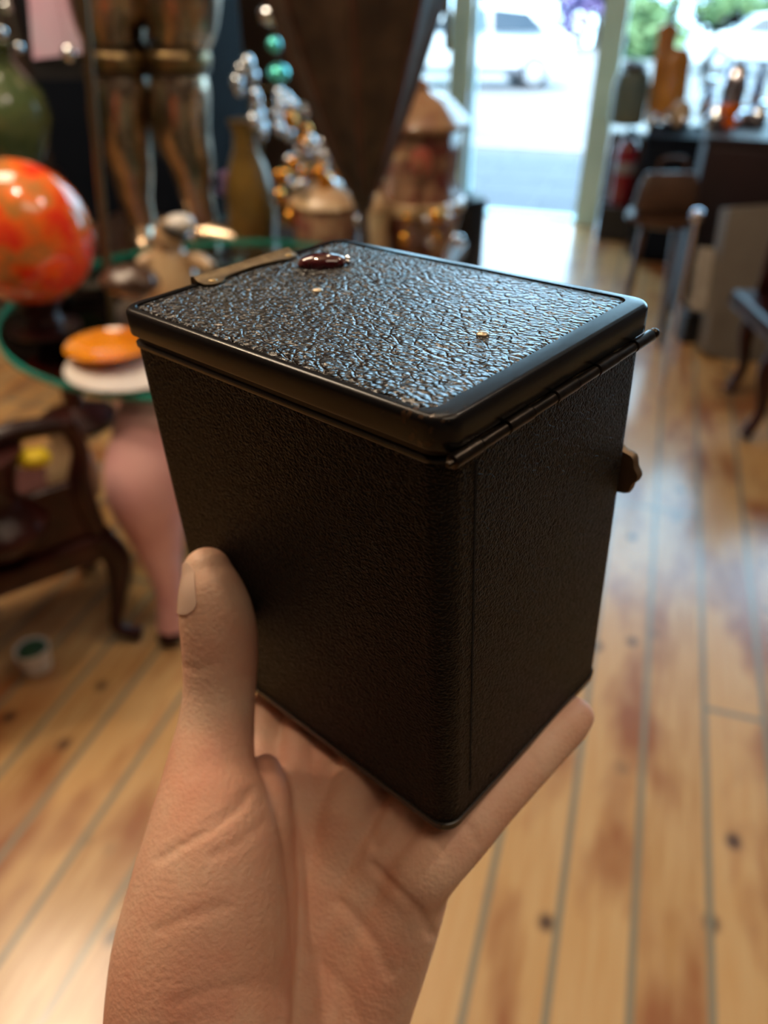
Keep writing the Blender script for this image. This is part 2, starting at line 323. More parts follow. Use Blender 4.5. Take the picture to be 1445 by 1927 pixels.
# ================================================================ the room
bm = NB(); B0, B1, A0, A1 = -3.2, 5.78, -3.0, 3.2
box(bm, A0, B0, -0.06, A1, B1+0.1, 0.0)
M['floor'] = floor_material()
fl = obj('floor', bm, M['floor'], smooth=False, raw=True); fl['kind'] = 'structure'; fl.rotation_euler = (0, 0, -AZ)
def rbox(name, a0, b0, z0, a1, b1, z1, m, parent=None):
    bm = NB(); box(bm, a0, b0, z0, a1, b1, z1, ROOM); return struct(name, bm, m, parent)
rbox('ceiling', A0-0.12, B0-0.12, 3.7, A1+0.12, B1+0.25, 4.4, M['ceiling'])
rbox('wall_left', A0-0.12, B0-0.12, 0, A0, B1+0.1, 3.7, M['wall'])
rbox('wall_right', A1, B0-0.12, 0, A1+0.12, B1+0.1, 3.7, M['wall'])
rbox('wall_back', A0, B0-0.12, 0, A1, B0, 3.7, M['wall'])
rbox('wall_front', A0, B1, 3.35, A1, B1+0.12, 3.7, M['wall'])
rbox('wall_sill', -0.26, B1, 0, A1, B1+0.12, 0.58, M['wall'])
rbox('wall_front_left', A0, B1, 0, -1.95, B1+0.12, 3.35, M['wall'])
rbox('wall_sill_left', -1.95, B1, 0, -1.36, B1+0.12, 0.30, M['wall'])
# posts of the glazed front
rbox('trim_1', -0.42, B1-0.05, 0, -0.27, B1+0.11, 3.35, M['post'])
rbox('trim_2', -1.36, B1-0.05, 0, -1.20, B1+0.11, 3.35, M['post'])
rbox('trim_3', 1.25, B1-0.02, 0.58, 1.31, B1+0.09, 3.35, M['post'])
rbox('trim_4', -1.99, B1-0.02, 0.0, -1.93, B1+0.09, 3.35, M['post'])
rbox('trim_5', -1.20, B1, -0.02, -0.42, B1+0.14, 0.015, M['post'])
rbox('trim_6', -1.20, B1-0.02, 2.35, -0.42, B1+0.09, 2.43, M['post'])
for i, (a0, a1, z0) in enumerate([(-0.27, 1.25, 0.58), (1.31, A1, 0.58), (-1.93, -1.36, 0.30), (-1.2, -0.42, 2.43)]):
    rbox('window_%d' % (i+1), a0, B1+0.03, z0, a1, B1+0.038, 3.35, M['glass'])
# the glass door folded inwards against the left post
dr = thing('door_1', 'open glass shop door folded inwards beside the left green post', 'door', RM(-1.19, B1, 0.0)); dr['kind'] = 'structure'
del dr['label']; del dr['category']
def dbox(name, s0, s1, z0, z1, th, m, par):
    mt = Matrix.Translation(RM(-1.20, B1-0.05, 0)) @ RZ(-AZ-math.radians(80))
    bm = NB(); box(bm, s0, -th/2, z0, s1, th/2, z1, mt); return obj(name, bm, m, par, smooth=False)
dbox('door_pane', 0.05, 0.80, 0.16, 2.26, 0.008, M['glass'], dr)
dbox('door_stile', 0.0, 0.05, 0.05, 2.33, 0.035, M['post'], dr); dbox('door_stile', 0.80, 0.815, 0.9, 2.33, 0.02, M['post'], dr)
dbox('door_rail', 0.05, 0.80, 2.26, 2.33, 0.035, M['post'], dr)
bm = NB(); tube(bm, [Yp(841, -60, 5.25), Yp(841, 30, 5.25), Yp(842, 96, 5.25)], 0.022, 12, 3); tube(bm, [Yp(842, 90, 5.25), Yp(842, 90, 5.25)+Vector((0.02, 0.12, 0))], 0.008, 8, 0)
obj('door_handle', bm, M['brass'], dr)

# ================================================================ outside
bm = NB(); SL = -0.0467
def zg(b): return -0.03 + (b-6.0)*SL
def slab(name, b0, b1, a0, a1, m, lift=0.0):
    bm = NB(); vs = []
    for b, a in ((b0, a0), (b0, a1), (b1, a1), (b1, a0)): vs.append(RM(a, b, zg(b)+lift))
    top = [bm.verts.new(v) for v in vs]; bot = [bm.verts.new(v-Vector((0, 0, 0.15))) for v in vs]
    bm.faces.new(top); bm.faces.new(bot[::-1])
    for i in range(4): bm.faces.new((top[i], bot[i], bot[(i+1) % 4], top[(i+1) % 4]))
    o = obj(name, bm, m, smooth=False); return o
bm.free()
pv = slab('pavement', 5.9, 9.6, -14, 14, M['paving'], 0.0); pv['kind'] = 'structure'
# joints between the paving flags
bm = NB()
for b in (6.6, 7.4, 8.2, 9.0):
    box(bm, -6, b-0.012, zg(b)-0.01, 6, b+0.012, zg(b)+0.004, ROOM)
for a in (-2.0, -1.4, -0.8, -0.2, 0.4, 1.0):
    for b in (6.2, 7.0, 7.8, 8.6): box(bm, a-0.01, b-0.4, zg(b+0.4)-0.01, a+0.01, b+0.4, zg(b)-0.0, ROOM)
o = obj('paving_joints', bm, mat('joint_grey', (0.085, 0.09, 0.10)), pv, smooth=False)
rd = slab('road', 9.6, 48, -45, 45, M['road'], -0.06); rd['kind'] = 'structure'
kb = slab('kerb', 9.35, 9.6, -14, 14, mat('kerb_stone', (0.2, 0.2, 0.2)), 0.02); kb['kind'] = 'structure'

def car(name, label, loc, rot, L=4.2, group=None):
    root = thing(name, label, 'car', loc, group)
    mt = Matrix.Translation(Vector(loc)) @ rot
    bm = NB()
    prof = [(-2.05, 0.30), (-2.10, 0.62), (-1.98, 0.86), (-1.1, 0.98), (-0.45, 1.40), (0.30, 1.48), (1.15, 1.42), (1.80, 1.00), (2.02, 0.90), (2.08, 0.55), (2.0, 0.28)]
    loops = []
    for y, inset, dz in ((-0.86, 0.0, 0), (-0.80, 0.0, 0.0), (0.80, 0, 0), (0.86, 0, 0)):
        lp = []
        for x, z in prof:
            w = 1.0 if z < 1.0 else 1.0-0.28*(z-1.0)/0.48
            k = 0.97 if abs(y) > 0.82 else 1.0
            lp.append(mt @ Vector((x*k, y*w, 0.30+(z-0.30)*(k if z > 0.5 else 1))))
        loops.append(lp)
    skinloops(bm, loops); obj('body', bm, M['car'], root, bev=0.05)
    for s in (-1, 1):
        bm = NB(); q = [(-0.92, 1.02), (-0.42, 1.36), (0.25, 1.42), (0.28, 1.02)]
        q2 = [(0.36, 1.02), (0.36, 1.42), (1.08, 1.36), (1.45, 1.04)]
        for qq in (q, q2):
            lp = [[mt @ Vector((x, s*(yy*(1-0.28*(z-1.0)/0.48)), z)) for x, z in qq] for yy in (0.85, 0.885)]
            skinloops(bm, lp)
        obj('side_window', bm, M['car_glass'], root, smooth=False)
        bm = NB(); box(bm, -1.1, s*0.86-0.01, 0.30, 1.1, s*0.86+0.01, 0.42, mt); obj('door_sill', bm, mat('grey_sill', (0.10, 0.11, 0.13)), root, smooth=False)
    for zz, nm, xs in ((0, 'windscreen', (-1.04, -0.50)), (0, 'rear_window', (1.72, 1.22))):
        bm = NB(); a, b = xs; sgn = -1 if a < 0 else 1
        lp = [[mt @ Vector((a+sgn*e, -0.66, 1.03)), mt @ Vector((a+sgn*e, 0.66, 1.03)), mt @ Vector((b+sgn*e, 0.58, 1.37)), mt @ Vector((b+sgn*e, -0.58, 1.37))] for e in (-0.02, 0.03)]
        skinloops(bm, lp); obj(nm, bm, M['car_glass'], root, smooth=False)
    for x in (-1.30, 1.28):
        for y in (-0.80, 0.80):
            bm = NB(); R = mt @ Matrix.Translation((x, y, 0.31)) @ Matrix.Rotation(PI/2, 4, 'X')
            lathe(bm, [(0.2, -0.11), (0.29, -0.11), (0.31, -0.08), (0.31, 0.08), (0.29, 0.11), (0.2, 0.11)], (0, 0, 0), 28, mtx=R)
            w = obj('wheel', bm, M['tyre'], root)
            bm = NB(); lathe(bm, [(0.19, -0.115), (0.2, -0.12), (0.05, -0.125), (0.05, 0.125), (0.2, 0.12), (0.19, 0.115)], (0, 0, 0), 20, mtx=R, flute=5, fd=0.06)
            obj('hub_cap', bm, M['silver'], w)
        
    return root
tilt = lambda ang: Matrix.Rotation(ang, 4, 'Z')
slope = Matrix.Rotation(math.atan(SL)*-1, 4, 'X')
ROOMI = RZ(-AZ)
roadrot = ROOMI @ Matrix.Rotation(math.atan(SL), 4, 'X')
car('car', 'white hatchback parked on the bright road, seen through the open doorway', RM(-4.05, 18.6, zg(18.6)-0.06), roadrot @ RZ(math.radians(20)))
car('car', 'white car on the far side of the road, behind the right display window', RM(2.6, 27.0, zg(27.0)-0.06), roadrot @ RZ(math.radians(4)))

def foliage(name, label, cat, loc, r, h, n, m, leaf=0.22, trunk=True):
    root = thing(name, label, cat, loc)
    bm = NB(); rng = random.Random(hash(label) % 1000 if False else len(label)*7+int(abs(loc[0])*10))
    cl = [(rng.uniform(-r, r)*0.8, rng.uniform(-r, r)*0.8, h+rng.uniform(-0.45, 0.5)*r) for _ in range(14)]
    for k in range(n):
        c = Vector(cl[k % len(cl)]); d = Vector((rng.gauss(0, 1), rng.gauss(0, 1), rng.gauss(0, 1))).normalized()*r*0.42*rng.random()**0.4
        p = Vector(loc)+c+d; a = Vector((rng.gauss(0, 1), rng.gauss(0, 1), rng.gauss(0, 1))).normalized(); b = a.orthogonal().normalized(); s = leaf*rng.uniform(0.6, 1.2)
        v = [bm.verts.new(p+a*s), bm.verts.new(p+b*s*0.5), bm.verts.new(p-a*s), bm.verts.new(p-b*s*0.5)]; bm.faces.new(v)
    obj('foliage', bm, m, root, smooth=False, recalc=False)
    if trunk:
        bm = NB(); L = Vector(loc); tube(bm, [L+Vector((0, 0, -0.1)), L+Vector((0.05, 0, h*0.5)), L+Vector((0, 0.1, h))], [0.16, 0.12, 0.06], 10)
        obj('trunk', bm, M['bark'], root)
    return root
def rp(a, b, l=0): return tuple(RM(a, b, zg(b)-0.06+l))
foliage('jacaranda_tree', 'purple flowering tree beyond the road, just right of the right green post', 'tree', rp(-3.4, 44), 2.2, 2.0, 1500, M['purple_foliage'], 0.3)
foliage('jacaranda_tree', 'purple flowering tree beyond the road, above the black gooseneck lamp', 'tree', rp(3.0, 44), 2.4, 2.0, 1500, M['purple_foliage'], 0.3)
foliage('shrub', 'pale green shrub beyond the road, left of the amber wooden ornament', 'shrub', rp(-0.6, 35), 1.5, 1.0, 1200, M['green_foliage'], 0.25, False)
foliage('shrub', 'pale green shrub beyond the road, between ornament and gooseneck lamp', 'shrub', rp(2.3, 36), 1.5, 1.0, 1200, M['green_foliage'], 0.25, False)
foliage('shrub', 'yellow-green shrub beyond the road, seen above the white hatchback', 'shrub', rp(-6.2, 36), 1.6, 0.9, 1000, M['green_foliage'], 0.25, False)

# ================================================================ left side: display table crowded with antiques
# long dark table carrying armour, urns and vases
def rect_table(name, label, a0, b0, a1, b1, h, m, th=0.04, leg=0.03):
    root = thing(name, label, 'table', RM((a0+a1)/2, (b0+b1)/2, 0))
    bm = NB(); box(bm, a0, b0, h-th, a1, b1, h, ROOM); obj('tabletop', bm, m, root, smooth=False, bev=0.006)
    for a in (a0+0.06, a1-0.06):
        for b in (b0+0.06, b1-0.06):
            bm = NB(); lathe(bm, [(leg, 0), (leg*1.2, 0.04), (leg*0.8, 0.1), (leg*1.3, h*0.5), (leg*0.9, h*0.8), (leg*1.2, h-th)], RM(a, b, 0), 14); obj('leg', bm, m, root)
    bm = NB(); box(bm, a0+0.05, b0+0.05, h-th-0.09, a1-0.05, b1-0.05, h-th, ROOM); obj('apron', bm, m, root, smooth=False)
    return root
TH = 0.60
rect_table('display_table', 'long dark wooden display table behind the box, crowded with urns and armour', -2.2, 2.52, -0.62, 3.05, TH, M['wood_brown'])
bm = NB()

# round glass table on pink carved base, near left
GT = Vector((-0.46, 2.145, 0.0))
gt = thing('glass_table', 'round glass-topped table on a pink carved base at left', 'table', GT)
bm = NB(); lathe(bm, [(0.588, 0.700), (0.60, 0.703), (0.60, 0.709), (0.588, 0.712)], GT, 64)
obj('glass_top', bm, M['tabletop_glass'], gt)
bm = NB(); skin = []
for i in range(2): pass
loops = []
seg = 64
ring = [(0.596, 0.699), (0.604, 0.700), (0.604, 0.712), (0.596, 0.713)]
Ls = [[bm.verts.new(GT+Vector((r*math.cos(2*PI*i/seg), r*math.sin(2*PI*i/seg), z))) for r, z in ring] for i in range(seg)]
for i in range(seg):
    for j in range(4): bm.faces.new((Ls[i][j], Ls[(i+1) % seg][j], Ls[(i+1) % seg][(j+1) % 4], Ls[i][(j+1) % 4]))
obj('glass_rim', bm, M['teal_edge'], gt)
bm = NB(); lathe(bm, [(0.10, 0.50), (0.17, 0.53), (0.20, 0.58), (0.18, 0.64), (0.28, 0.68), (0.30, 0.70)], GT, 32, flute=6, fd=0.03)
obj('carved_base', bm, M['pink'], gt)
leg0 = [(Yp(318, 765, 1.72), 0.085), (Yp(288, 850, 1.63), 0.105), (Yp(278, 925, 1.58), 0.100), (Yp(298, 1020, 1.55), 0.062), (Yp(318, 1110, 1.52), 0.036), (Yp(322, 1180, 1.50), 0.038)]
for k in range(3):
    rot = Matrix.Translation(GT) @ RZ(2*PI*k/3) @ Matrix.Translation(-GT); bm = NB()
    tube(bm, [rot @ GT.lerp(leg0[0][0], 0.35)*1.0] + [rot @ p for p, r in leg0], [0.07] + [r for p, r in leg0], 20)
    lg = obj('leg', bm, M['pink'], gt)
    f = rot @ Vector((leg0[-1][0].x-0.005, leg0[-1][0].y-0.01, 0.030)); bm = NB(); ball(bm, f, 0.034, sz=0.85); obj('foot', bm, M['wood_dark'], lg)

# dark carved chair in front of it
CO = Vector((-0.95, 1.38, 0))
ch = thing('carved_chair', 'dark mahogany carved chair with curved legs at the left edge', 'chair', CO)
ax = (Vector((-0.95, 1.32, 0))-Vector((-0.70, 1.50, 0))).normalized(); ay = Vector((ax.y, -ax.x, 0)); 
if ay.y < 0: ay = -ay
def CP(s, t, z): return Vector((-0.70, 1.50, 0)) + ax*s + ay*t + Vector((0, 0, z))
for s, t in ((0.0, 0.0), (0.42, 0.0), (0.0, 0.36), (0.42, 0.36)):
    dx = -1 if s == 0 else 1; dy = -1 if t == 0 else 1; bm = NB()
    tube(bm, [CP(s, t, 0.36), CP(s+dx*0.03, t+dy*0.01, 0.27), CP(s+dx*0.005, t, 0.14), CP(s-dx*0.012, t, 0.06), CP(s+dx*0.035, t+dy*0.015, 0.018)], [0.036, 0.034, 0.02, 0.017, 0.022], 12)
    obj('leg', bm, M['wood_dark'], ch)
mt = Matrix.Translation(CP(0, 0, 0)) @ Matrix((ax.to_4d()*0, ax.to_4d()*0, ax.to_4d()*0, (0, 0, 0, 1))).to_4x4()
fr = Matrix(((ax.x, ay.x, 0, CP(0, 0, 0).x), (ax.y, ay.y, 0, CP(0, 0, 0).y), (0, 0, 1, 0), (0, 0, 0, 1)))
bm = NB(); box(bm, -0.03, -0.03, 0.30, 0.45, 0.39, 0.37, fr); obj('seat_rail', bm, M['wood_dark'], ch, smooth=False, bev=0.012)
bm = NB(); box(bm, -0.01, -0.01, 0.37, 0.43, 0.37, 0.40, fr); obj('seat', bm, mat('dark_red_seat', (0.06, 0.012, 0.010), None, 8, 0.6), ch, smooth=False, bev=0.015)
for s in (0.0, 0.42):
    bm = NB(); tube(bm, [CP(s, 0.0, 0.38), CP(s+0.01, 0.0, 0.50), CP(s-0.012, 0.0, 0.60), CP(s+0.006, 0.0, 0.68)], [0.026, 0.03, 0.02, 0.022], 12); obj('back_post', bm, M['wood_dark'], ch)
bm = NB(); tube(bm, [CP(-0.01, 0, 0.665), CP(0.1, 0, 0.685), CP(0.21, 0, 0.67), CP(0.32, 0, 0.685), CP(0.43, 0, 0.665)], [0.02, 0.024, 0.03, 0.024, 0.02], 12); obj('top_rail', bm, M['wood_dark'], ch)
bm = NB(); tube(bm, [CP(0.2, 0, 0.39), CP(0.2, 0, 0.47), CP(0.2, 0, 0.55), CP(0.2, 0, 0.665)], [0.03, 0.11, 0.06, 0.10], 16); obj('back_splat', bm, M['wood_dark'], ch)
bm = NB(); box(bm, 0.0, -0.014, 0.38, 0.42, 0.012, 0.53, fr); obj('back_panel', bm, M['wood_dark'], ch, smooth=False, bev=0.006)

# yellow cloth, tan ornament on the chair, white bowl on the floor
bm = NB(); vs = ball(bm, Yp(62, 862, 1.42), 0.035, sx=1.1, sy=0.8, sz=0.6, sub=3)
for v in vs: v.co += Vector((0, 0, 0.010))*noise.noise(v.co*60)
tag(obj('cloth', bm, M['yellow']), 'small bright yellow cloth bundle on the carved chair', 'cloth')
bm = NB(); c0 = Yp(112, 800, 1.62); c0.z = 0.40
lathe(bm, [(0.02, 0.0), (0.055, 0.004), (0.065, 0.06), (0.05, 0.13), (0.028, 0.17), (0.034, 0.20), (0.028, 0.205)], c0, 28)
tag(obj('cream_vase', bm, M['cream']), 'cream vase seen through the dark chair back', 'vase')
wb = Yp(62, 1228, 1.40); wb.z = 0
t = thing('bowl', 'white faceted bowl with dark contents on the floor beneath the chair', 'bowl', wb)
bm = NB(); lathe(bm, [(0.030, 0), (0.036, 0.005), (0.046, 0.075), (0.041, 0.075), (0.030, 0.03)], wb, 8); obj('bowl_body', bm, M['white'], t, smooth=False)
bm = NB(); ball(bm, wb+Vector((0, 0, 0.068)), 0.037, sz=0.4, sub=3); obj('contents', bm, M['leaf'], t)

# orange dish on white plate on the glass table
pp = Vector((-0.60, 1.70, 0.7125))
t = thing('plate', 'white round plate under the orange glass dish on the glass table', 'plate', pp)
bm = NB(); lathe(bm, [(0.05, 0), (0.08, 0.002), (0.155, 0.012), (0.152, 0.015), (0.075, 0.008), (0.01, 0.007)], pp, 48); obj('plate_body', bm, M['white'], t)
dp = pp+Vector((-0.055, 0.03, 0.016))
bm = NB(); lathe(bm, [(0.03, -0.004), (0.05, 0.0), (0.10, 0.030), (0.097, 0.033), (0.05, 0.006), (0.01, 0.005)], dp, 48, sx=1.05)
tag(obj('glass_dish', bm, M['orange_glass']), 'glossy orange glass dish on a white plate, left of the box', 'dish')

# orange marbled globe on dark stand
gc = Yp(40, 441, 1.93)
t = thing('stone_globe', 'large polished orange and red marbled stone globe at left edge', 'globe', (gc.x, gc.y, 0.712))
bm = NB(); uvball(bm, gc, 0.172, 64, 36, sx=1, sy=0.8, sz=1)
gl = obj('globe', bm, M['orange'], t)
bm = NB(); lathe(bm, [(0.085, 0.7125), (0.09, 0.722), (0.05, 0.735), (0.04, 0.76), (0.07, gc.z-0.15), (0.06, gc.z-0.145)], (gc.x, gc.y, 0), 28); obj('stand', bm, M['wood_dark'], t)
# globe marbling: more than two tones
nt = M['orange'].node_tree; N = nt.nodes; r = N['Color Ramp'].color_ramp
r.elements[0].color = (0.95, 0.13, 0.02, 1); r.elements[0].position = 0.30
r.elements[1].color = (0.95, 0.24, 0.05, 1); r.elements[1].position = 0.75
for p_, c_ in ((0.42, (0.85, 0.035, 0.012)), (0.50, (0.92, 0.16, 0.02)), (0.57, (0.45, 0.20, 0.05)), (0.63, (0.90, 0.20, 0.03))):
    e = r.elements.new(p_); e.color = (*c_, 1)

def vase(name, label, px, py, y, prof, m, seg=36, zb=None, cat='vase', group=None, flute=0, fd=0.0, parts=None):
    c = Yp(px, py, y)
    if zb is not None: c.z = zb
    if parts is None:
        bm = NB(); lathe(bm, prof, c, seg, flute=flute, fd=fd); return tag(obj(name, bm, m, origin=c), label, cat, group)
    t = thing(name, label, cat, c, group)
    bm = NB(); lathe(bm, prof, c, seg, flute=flute, fd=fd); obj('body', bm, m, t)
    for nm, pr, mm in parts: bm = NB(); lathe(bm, pr, c, seg); obj(nm, bm, mm, t)
    return t
# green stone vase on a tall dark stool
vc = Yp(28, 330, 2.72)
t = thing('plant_stand', 'dark wooden stand carrying the green stone vase', 'stand', (vc.x, vc.y, 0))
bm = NB(); lathe(bm, [(0.13, vc.z-0.03), (0.15, vc.z-0.02), (0.15, vc.z)], (vc.x, vc.y, 0), 32); obj('top', bm, M['wood_dark'], t)
bm = NB(); lathe(bm, [(0.14, 0), (0.15, 0.03), (0.04, 0.08), (0.03, 0.4), (0.06, 0.55), (0.03, 0.7), (0.05, vc.z-0.03)], (vc.x, vc.y, 0), 20); obj('pedestal', bm, M['wood_dark'], t)
vase('stone_vase', 'round-bellied green stone vase behind the orange globe', 28, 330, 2.72, [(0.070, 0), (0.09, 0.008), (0.13, 0.09), (0.158, 0.165), (0.146, 0.24), (0.10, 0.30), (0.08, 0.33), (0.084, 0.36), (0.10, 0.375), (0.084, 0.376)], M['jade'])

# lavender framed print leaning behind, in a black frame
def quad_slab(name, px4, y, th, m, parent=None, yd=0.0):
    bm = NB(); q = [Yp(px, py, y+yd) for px, py in px4]; n = Vector((0, 1, 0))
    skinloops(bm, [[p for p in q], [p+n*th for p in q]]); return obj(name, bm, m, parent, smooth=False)
t = thing('framed_print', 'pale lavender print in a black frame at top left', 'picture', (Yp(100, 110, 3.0).x, 3.0, Yp(100, 110, 3.0).z))
quad_slab('frame', [(22, -130), (150, -130), (178, 150), (62, 150)], 3.05, 0.03, M['black'], t)
quad_slab('print', [(44, -120), (140, -120), (160, 100), (62, 112)], 3.04, 0.008, M['lavender'], t)
# suit of armour legs
def leg_armour(px_top, px_knee, px_ank, y, foot, root):
    def st(px, py, hw): 
        c = Yp(px, py, y); k = (c-CAM).dot(dirw(0, 0, 1))/F; return c, hw*k
    a = [st(px_knee-4, 138, 52), st(px_knee, 170, 56), st(px_knee+2, 240, 55), st((px_knee+px_ank)/2, 310, 42), st((px_knee*0.3+px_ank*0.7), 370, 31), st(px_ank, 420, 26), st(px_ank, 448, 30)]
    bm = NB(); tube(bm, [c for c, r in a], [r for c, r in a], 24, 5); obj('greave', bm, M['armour'], root)
    a = [st(px_knee-6, 84, 54), st(px_knee-4, 105, 62), st(px_knee-4, 132, 56)]
    bm = NB(); tube(bm, [c for c, r in a], [r for c, r in a], 24, 5); kc = obj('knee_cop', bm, M['brass'], root)
    for py in (86, 132):
        c, r = st(px_knee-5, py, 60); bm = NB(); lathe(bm, [(r*0.9, -0.008), (r*1.04, -0.005), (r*1.04, 0.005), (r*0.9, 0.008)], c, 24); obj('strap', bm, M['armour_dark'], kc)
    a = [st(px_top-10, -120, 78), st(px_top-8, -20, 78), st(px_top-5, 40, 68), st(px_knee-6, 84, 56)]
    bm = NB(); tube(bm, [c for c, r in a], [r for c, r in a], 24, 5); obj('cuisse', bm, M['armour'], root)
    c, r = st(px_ank, 452, 30); e = c+foot; bm = NB(); 
    tube(bm, [c+Vector((0, 0, 0.012)), c+foot*0.45+Vector((0, 0, 0.0)), c+foot*0.8+Vector((0, 0, -0.012)), e+Vector((0, 0, -0.02))], [r*1.15, r*1.05, r*0.8, r*0.3], 18, 5); obj('sabaton', bm, M['armour'], root)
ac = Yp(330, 470, 3.02)
t = thing('suit_of_armour', 'tarnished metal suit of armour, legs standing behind the figurine', 'armour', (ac.x, ac.y, ac.z-0.03))
leg_armour(212, 224, 268, 3.02, Vector((0.05, -0.14, 0)), t)
leg_armour(345, 338, 384, 3.02, Vector((0.25, -0.06, 0)), t)
bz = ac.z-0.05
bm = NB(); c = Yp(325, 470, 3.02); box(bm, c.x-0.26, c.y-0.14, TH-0.0, c.x+0.24, c.y+0.12, max(TH+0.02, bz-0.012))
tag(obj('plinth', bm, M['wood_brown'], smooth=False, bev=0.01), 'low brown wooden plinth under the suit of armour', 'plinth')
# slim pole
bm = NB(); a = Yp(162, 60, 1.95); b = Yp(204, 515, 1.95); dd = (b-a).normalized()
b2 = b + dd*((b.z-0.70)/-dd.z) if b.z > 0.70 else b
tube(bm, [a-dd*0.35, b2], 0.0105, 12, 0); ball(bm, b2, 0.016)
tag(obj('pole', bm, M['dull_brass']), 'slim dull brass pole standing left of the armour', 'pole')

# figurine with white cap
fc = Yp(335, 545, 1.90); fz = 0.70
t = thing('figurine', 'cream porcelain figurine wearing a white cap with black band', 'figurine', (fc.x, fc.y, fz))
hd = Yp(318, 445, 1.90)
k = (hd-CAM).dot(dirw(0, 0, 1))/F
bm = NB(); lathe(bm, [(0.075, 0), (0.085, 0.02), (0.075, 0.08), (0.062, 0.13), (0.05, hd.z-fz-0.05), (0.028, hd.z-fz-0.025), (0.02, hd.z-fz)], (fc.x-0.01, fc.y, fz), 28, sx=1.15); obj('robe', bm, M['cream'], t)
bm = NB(); ball(bm, hd, 30*k, sz=1.12, sub=3); ball(bm, hd+Vector((-0.006, -28*k, -0.002)), 5*k); h = obj('head', bm, M['cream'], t)
bm = NB(); ball(bm, hd+Vector((24*k, 0, 24*k)), 23*k, sx=1.2, sz=0.75, sub=3); obj('cap', bm, M['white'], t)
mt = Matrix.Rotation(0.5, 4, 'Y'); bm = NB(); lathe(bm, [(24*k, -6*k), (31*k, -5*k), (31*k, 4*k), (24*k, 6*k)], hd+Vector((13*k, 0, 14*k)), 28, mtx=mt); obj('cap_band', bm, M['black'], t)
for s, e in ((-1, (262, 500)), (1, (398, 505))):
    bm = NB(); q = Yp(*e, 1.86); tube(bm, [hd+Vector((s*0.03, 0, -0.06)), (hd+q)*0.5+Vector((s*0.015, 0, -0.02)), q], [0.022, 0.02, 0.014], 12); obj('arm', bm, M['cream'], t)
# brown bundles beside it
bm = NB()
vs = ball(bm, Yp(250, 530, 1.78), 0.055, sx=1.2, sz=0.7, sub=3); c = Yp(250, 530, 1.78)
for v in vs: v.co += (v.co-c)*0.3*noise.noise(v.co*25); v.co.z = max(v.co.z, 0.70)
tag(obj('carved_ornament', bm, M['wood_brown']), 'low brown carved ornament left of the figurine', 'ornament')

# big dark cone-shaped ribbed vase with point down
cb = Yp(684, 395, 2.08); ct = Yp(664, -180, 2.08)
t = thing('parasol', 'large dark brown folded parasol, ribbed cone tapering down to a point', 'parasol', (cb.x, cb.y, TH))
axis = (ct-cb); Lc = axis.length; ez = axis.normalized(); ex = Vector((1, 0, 0)); ey = ez.cross(ex).normalized(); ex = ey.cross(ez)
fm = Matrix(((ex.x, ey.x, ez.x, 0), (ex.y, ey.y, ez.y, 0), (ex.z, ey.z, ez.z, 0), (0, 0, 0, 1)))
kk = (cb-CAM).dot(dirw(0, 0, 1))/F
k2 = (ct-CAM).dot(dirw(0, 0, 1))/F
bm = NB(); prof = []
for f_, hw in ((0, 14), (0.08, 26), (0.2, 50), (0.35, 82), (0.5, 112), (0.7, 152), (0.85, 178), (1.0, 200)):
    prof.append((hw*(kk+(k2-kk)*f_), f_*Lc))
lathe(bm, prof, cb, 96, mtx=fm, flute=8, fd=0.05); obj('canopy', bm, M['cone'], t)
for i in range(8):
    an = 2*PI*i/8; bm = NB(); pts = []
    for r, z in prof[1:]: pts.append(cb + fm.to_3x3() @ Vector((r*1.04*math.cos(an), r*1.04*math.sin(an), z)))
    tube(bm, pts, 0.008, 8, 2); obj('rib', bm, M['cone2'], t)
bm = NB(); lathe(bm, [(0.05, 0.7125), (0.053, 0.722), (0.025, 0.735), (0.014, 0.76), (0.012, cb.z+0.02)], (cb.x, cb.y, 0), 20); obj('foot', bm, M['cone'], t)

# urns
u1 = Yp(618, 470, 2.84); u1.z = TH
t = thing('lidded_urn', 'squat cream and brown lidded porcelain jar left of the parasol tip', 'jar', u1)
k = (Yp(618, 400, 2.84)-CAM).dot(dirw(0, 0, 1))/F; zt = Yp(618, 382, 2.84).z
bm = NB(); lathe(bm, [(40*k, TH), (50*k, TH+0.01), (62*k, TH+0.08), (66*k, zt-0.05), (60*k, zt)], u1*Vector((1, 1, 0)).length if False else (u1.x, u1.y, 0), 36); obj('body', bm, M['urn'], t)
bm = NB(); lathe(bm, [(60*k, zt), (70*k, zt+0.006), (66*k, zt+0.02), (50*k, zt+0.05), (20*k, zt+0.075), (8*k, zt+0.08), (12*k, zt+0.095), (5*k, zt+0.105)], (u1.x, u1.y, 0), 36); obj('lid', bm, M['cream'], t)
u2 = Yp(788, 470, 2.78); u2.z = TH
t = thing('lidded_urn', 'tall brown porcelain ginger jar with red flower medallion and shouldered lid', 'jar', u2)
k = (Yp(788, 300, 2.78)-CAM).dot(dirw(0, 0, 1))/F
zz = lambda py: Yp(788, py, 2.78).z
bm = NB(); lathe(bm, [(52*k, TH), (60*k, TH+0.012), (74*k, zz(420)), (82*k, zz(385)), (74*k, zz(355)), (66*k, zz(330)), (70*k, zz(290)), (70*k, zz(245)), (66*k, zz(240))], (u2.x, u2.y, 0), 6*6, flute=6, fd=0.03); bd = obj('body', bm, M['urn'], t)
bm = NB(); lathe(bm, [(66*k, zz(242)), (84*k, zz(238)), (86*k, zz(228)), (52*k, zz(188)), (20*k, zz(170)), (10*k, zz(168)), (16*k, zz(158)), (6*k, zz(148))], (u2.x, u2.y, 0), 36, flute=6, fd=0.04); obj('lid', bm, M['urn_lid'], t)
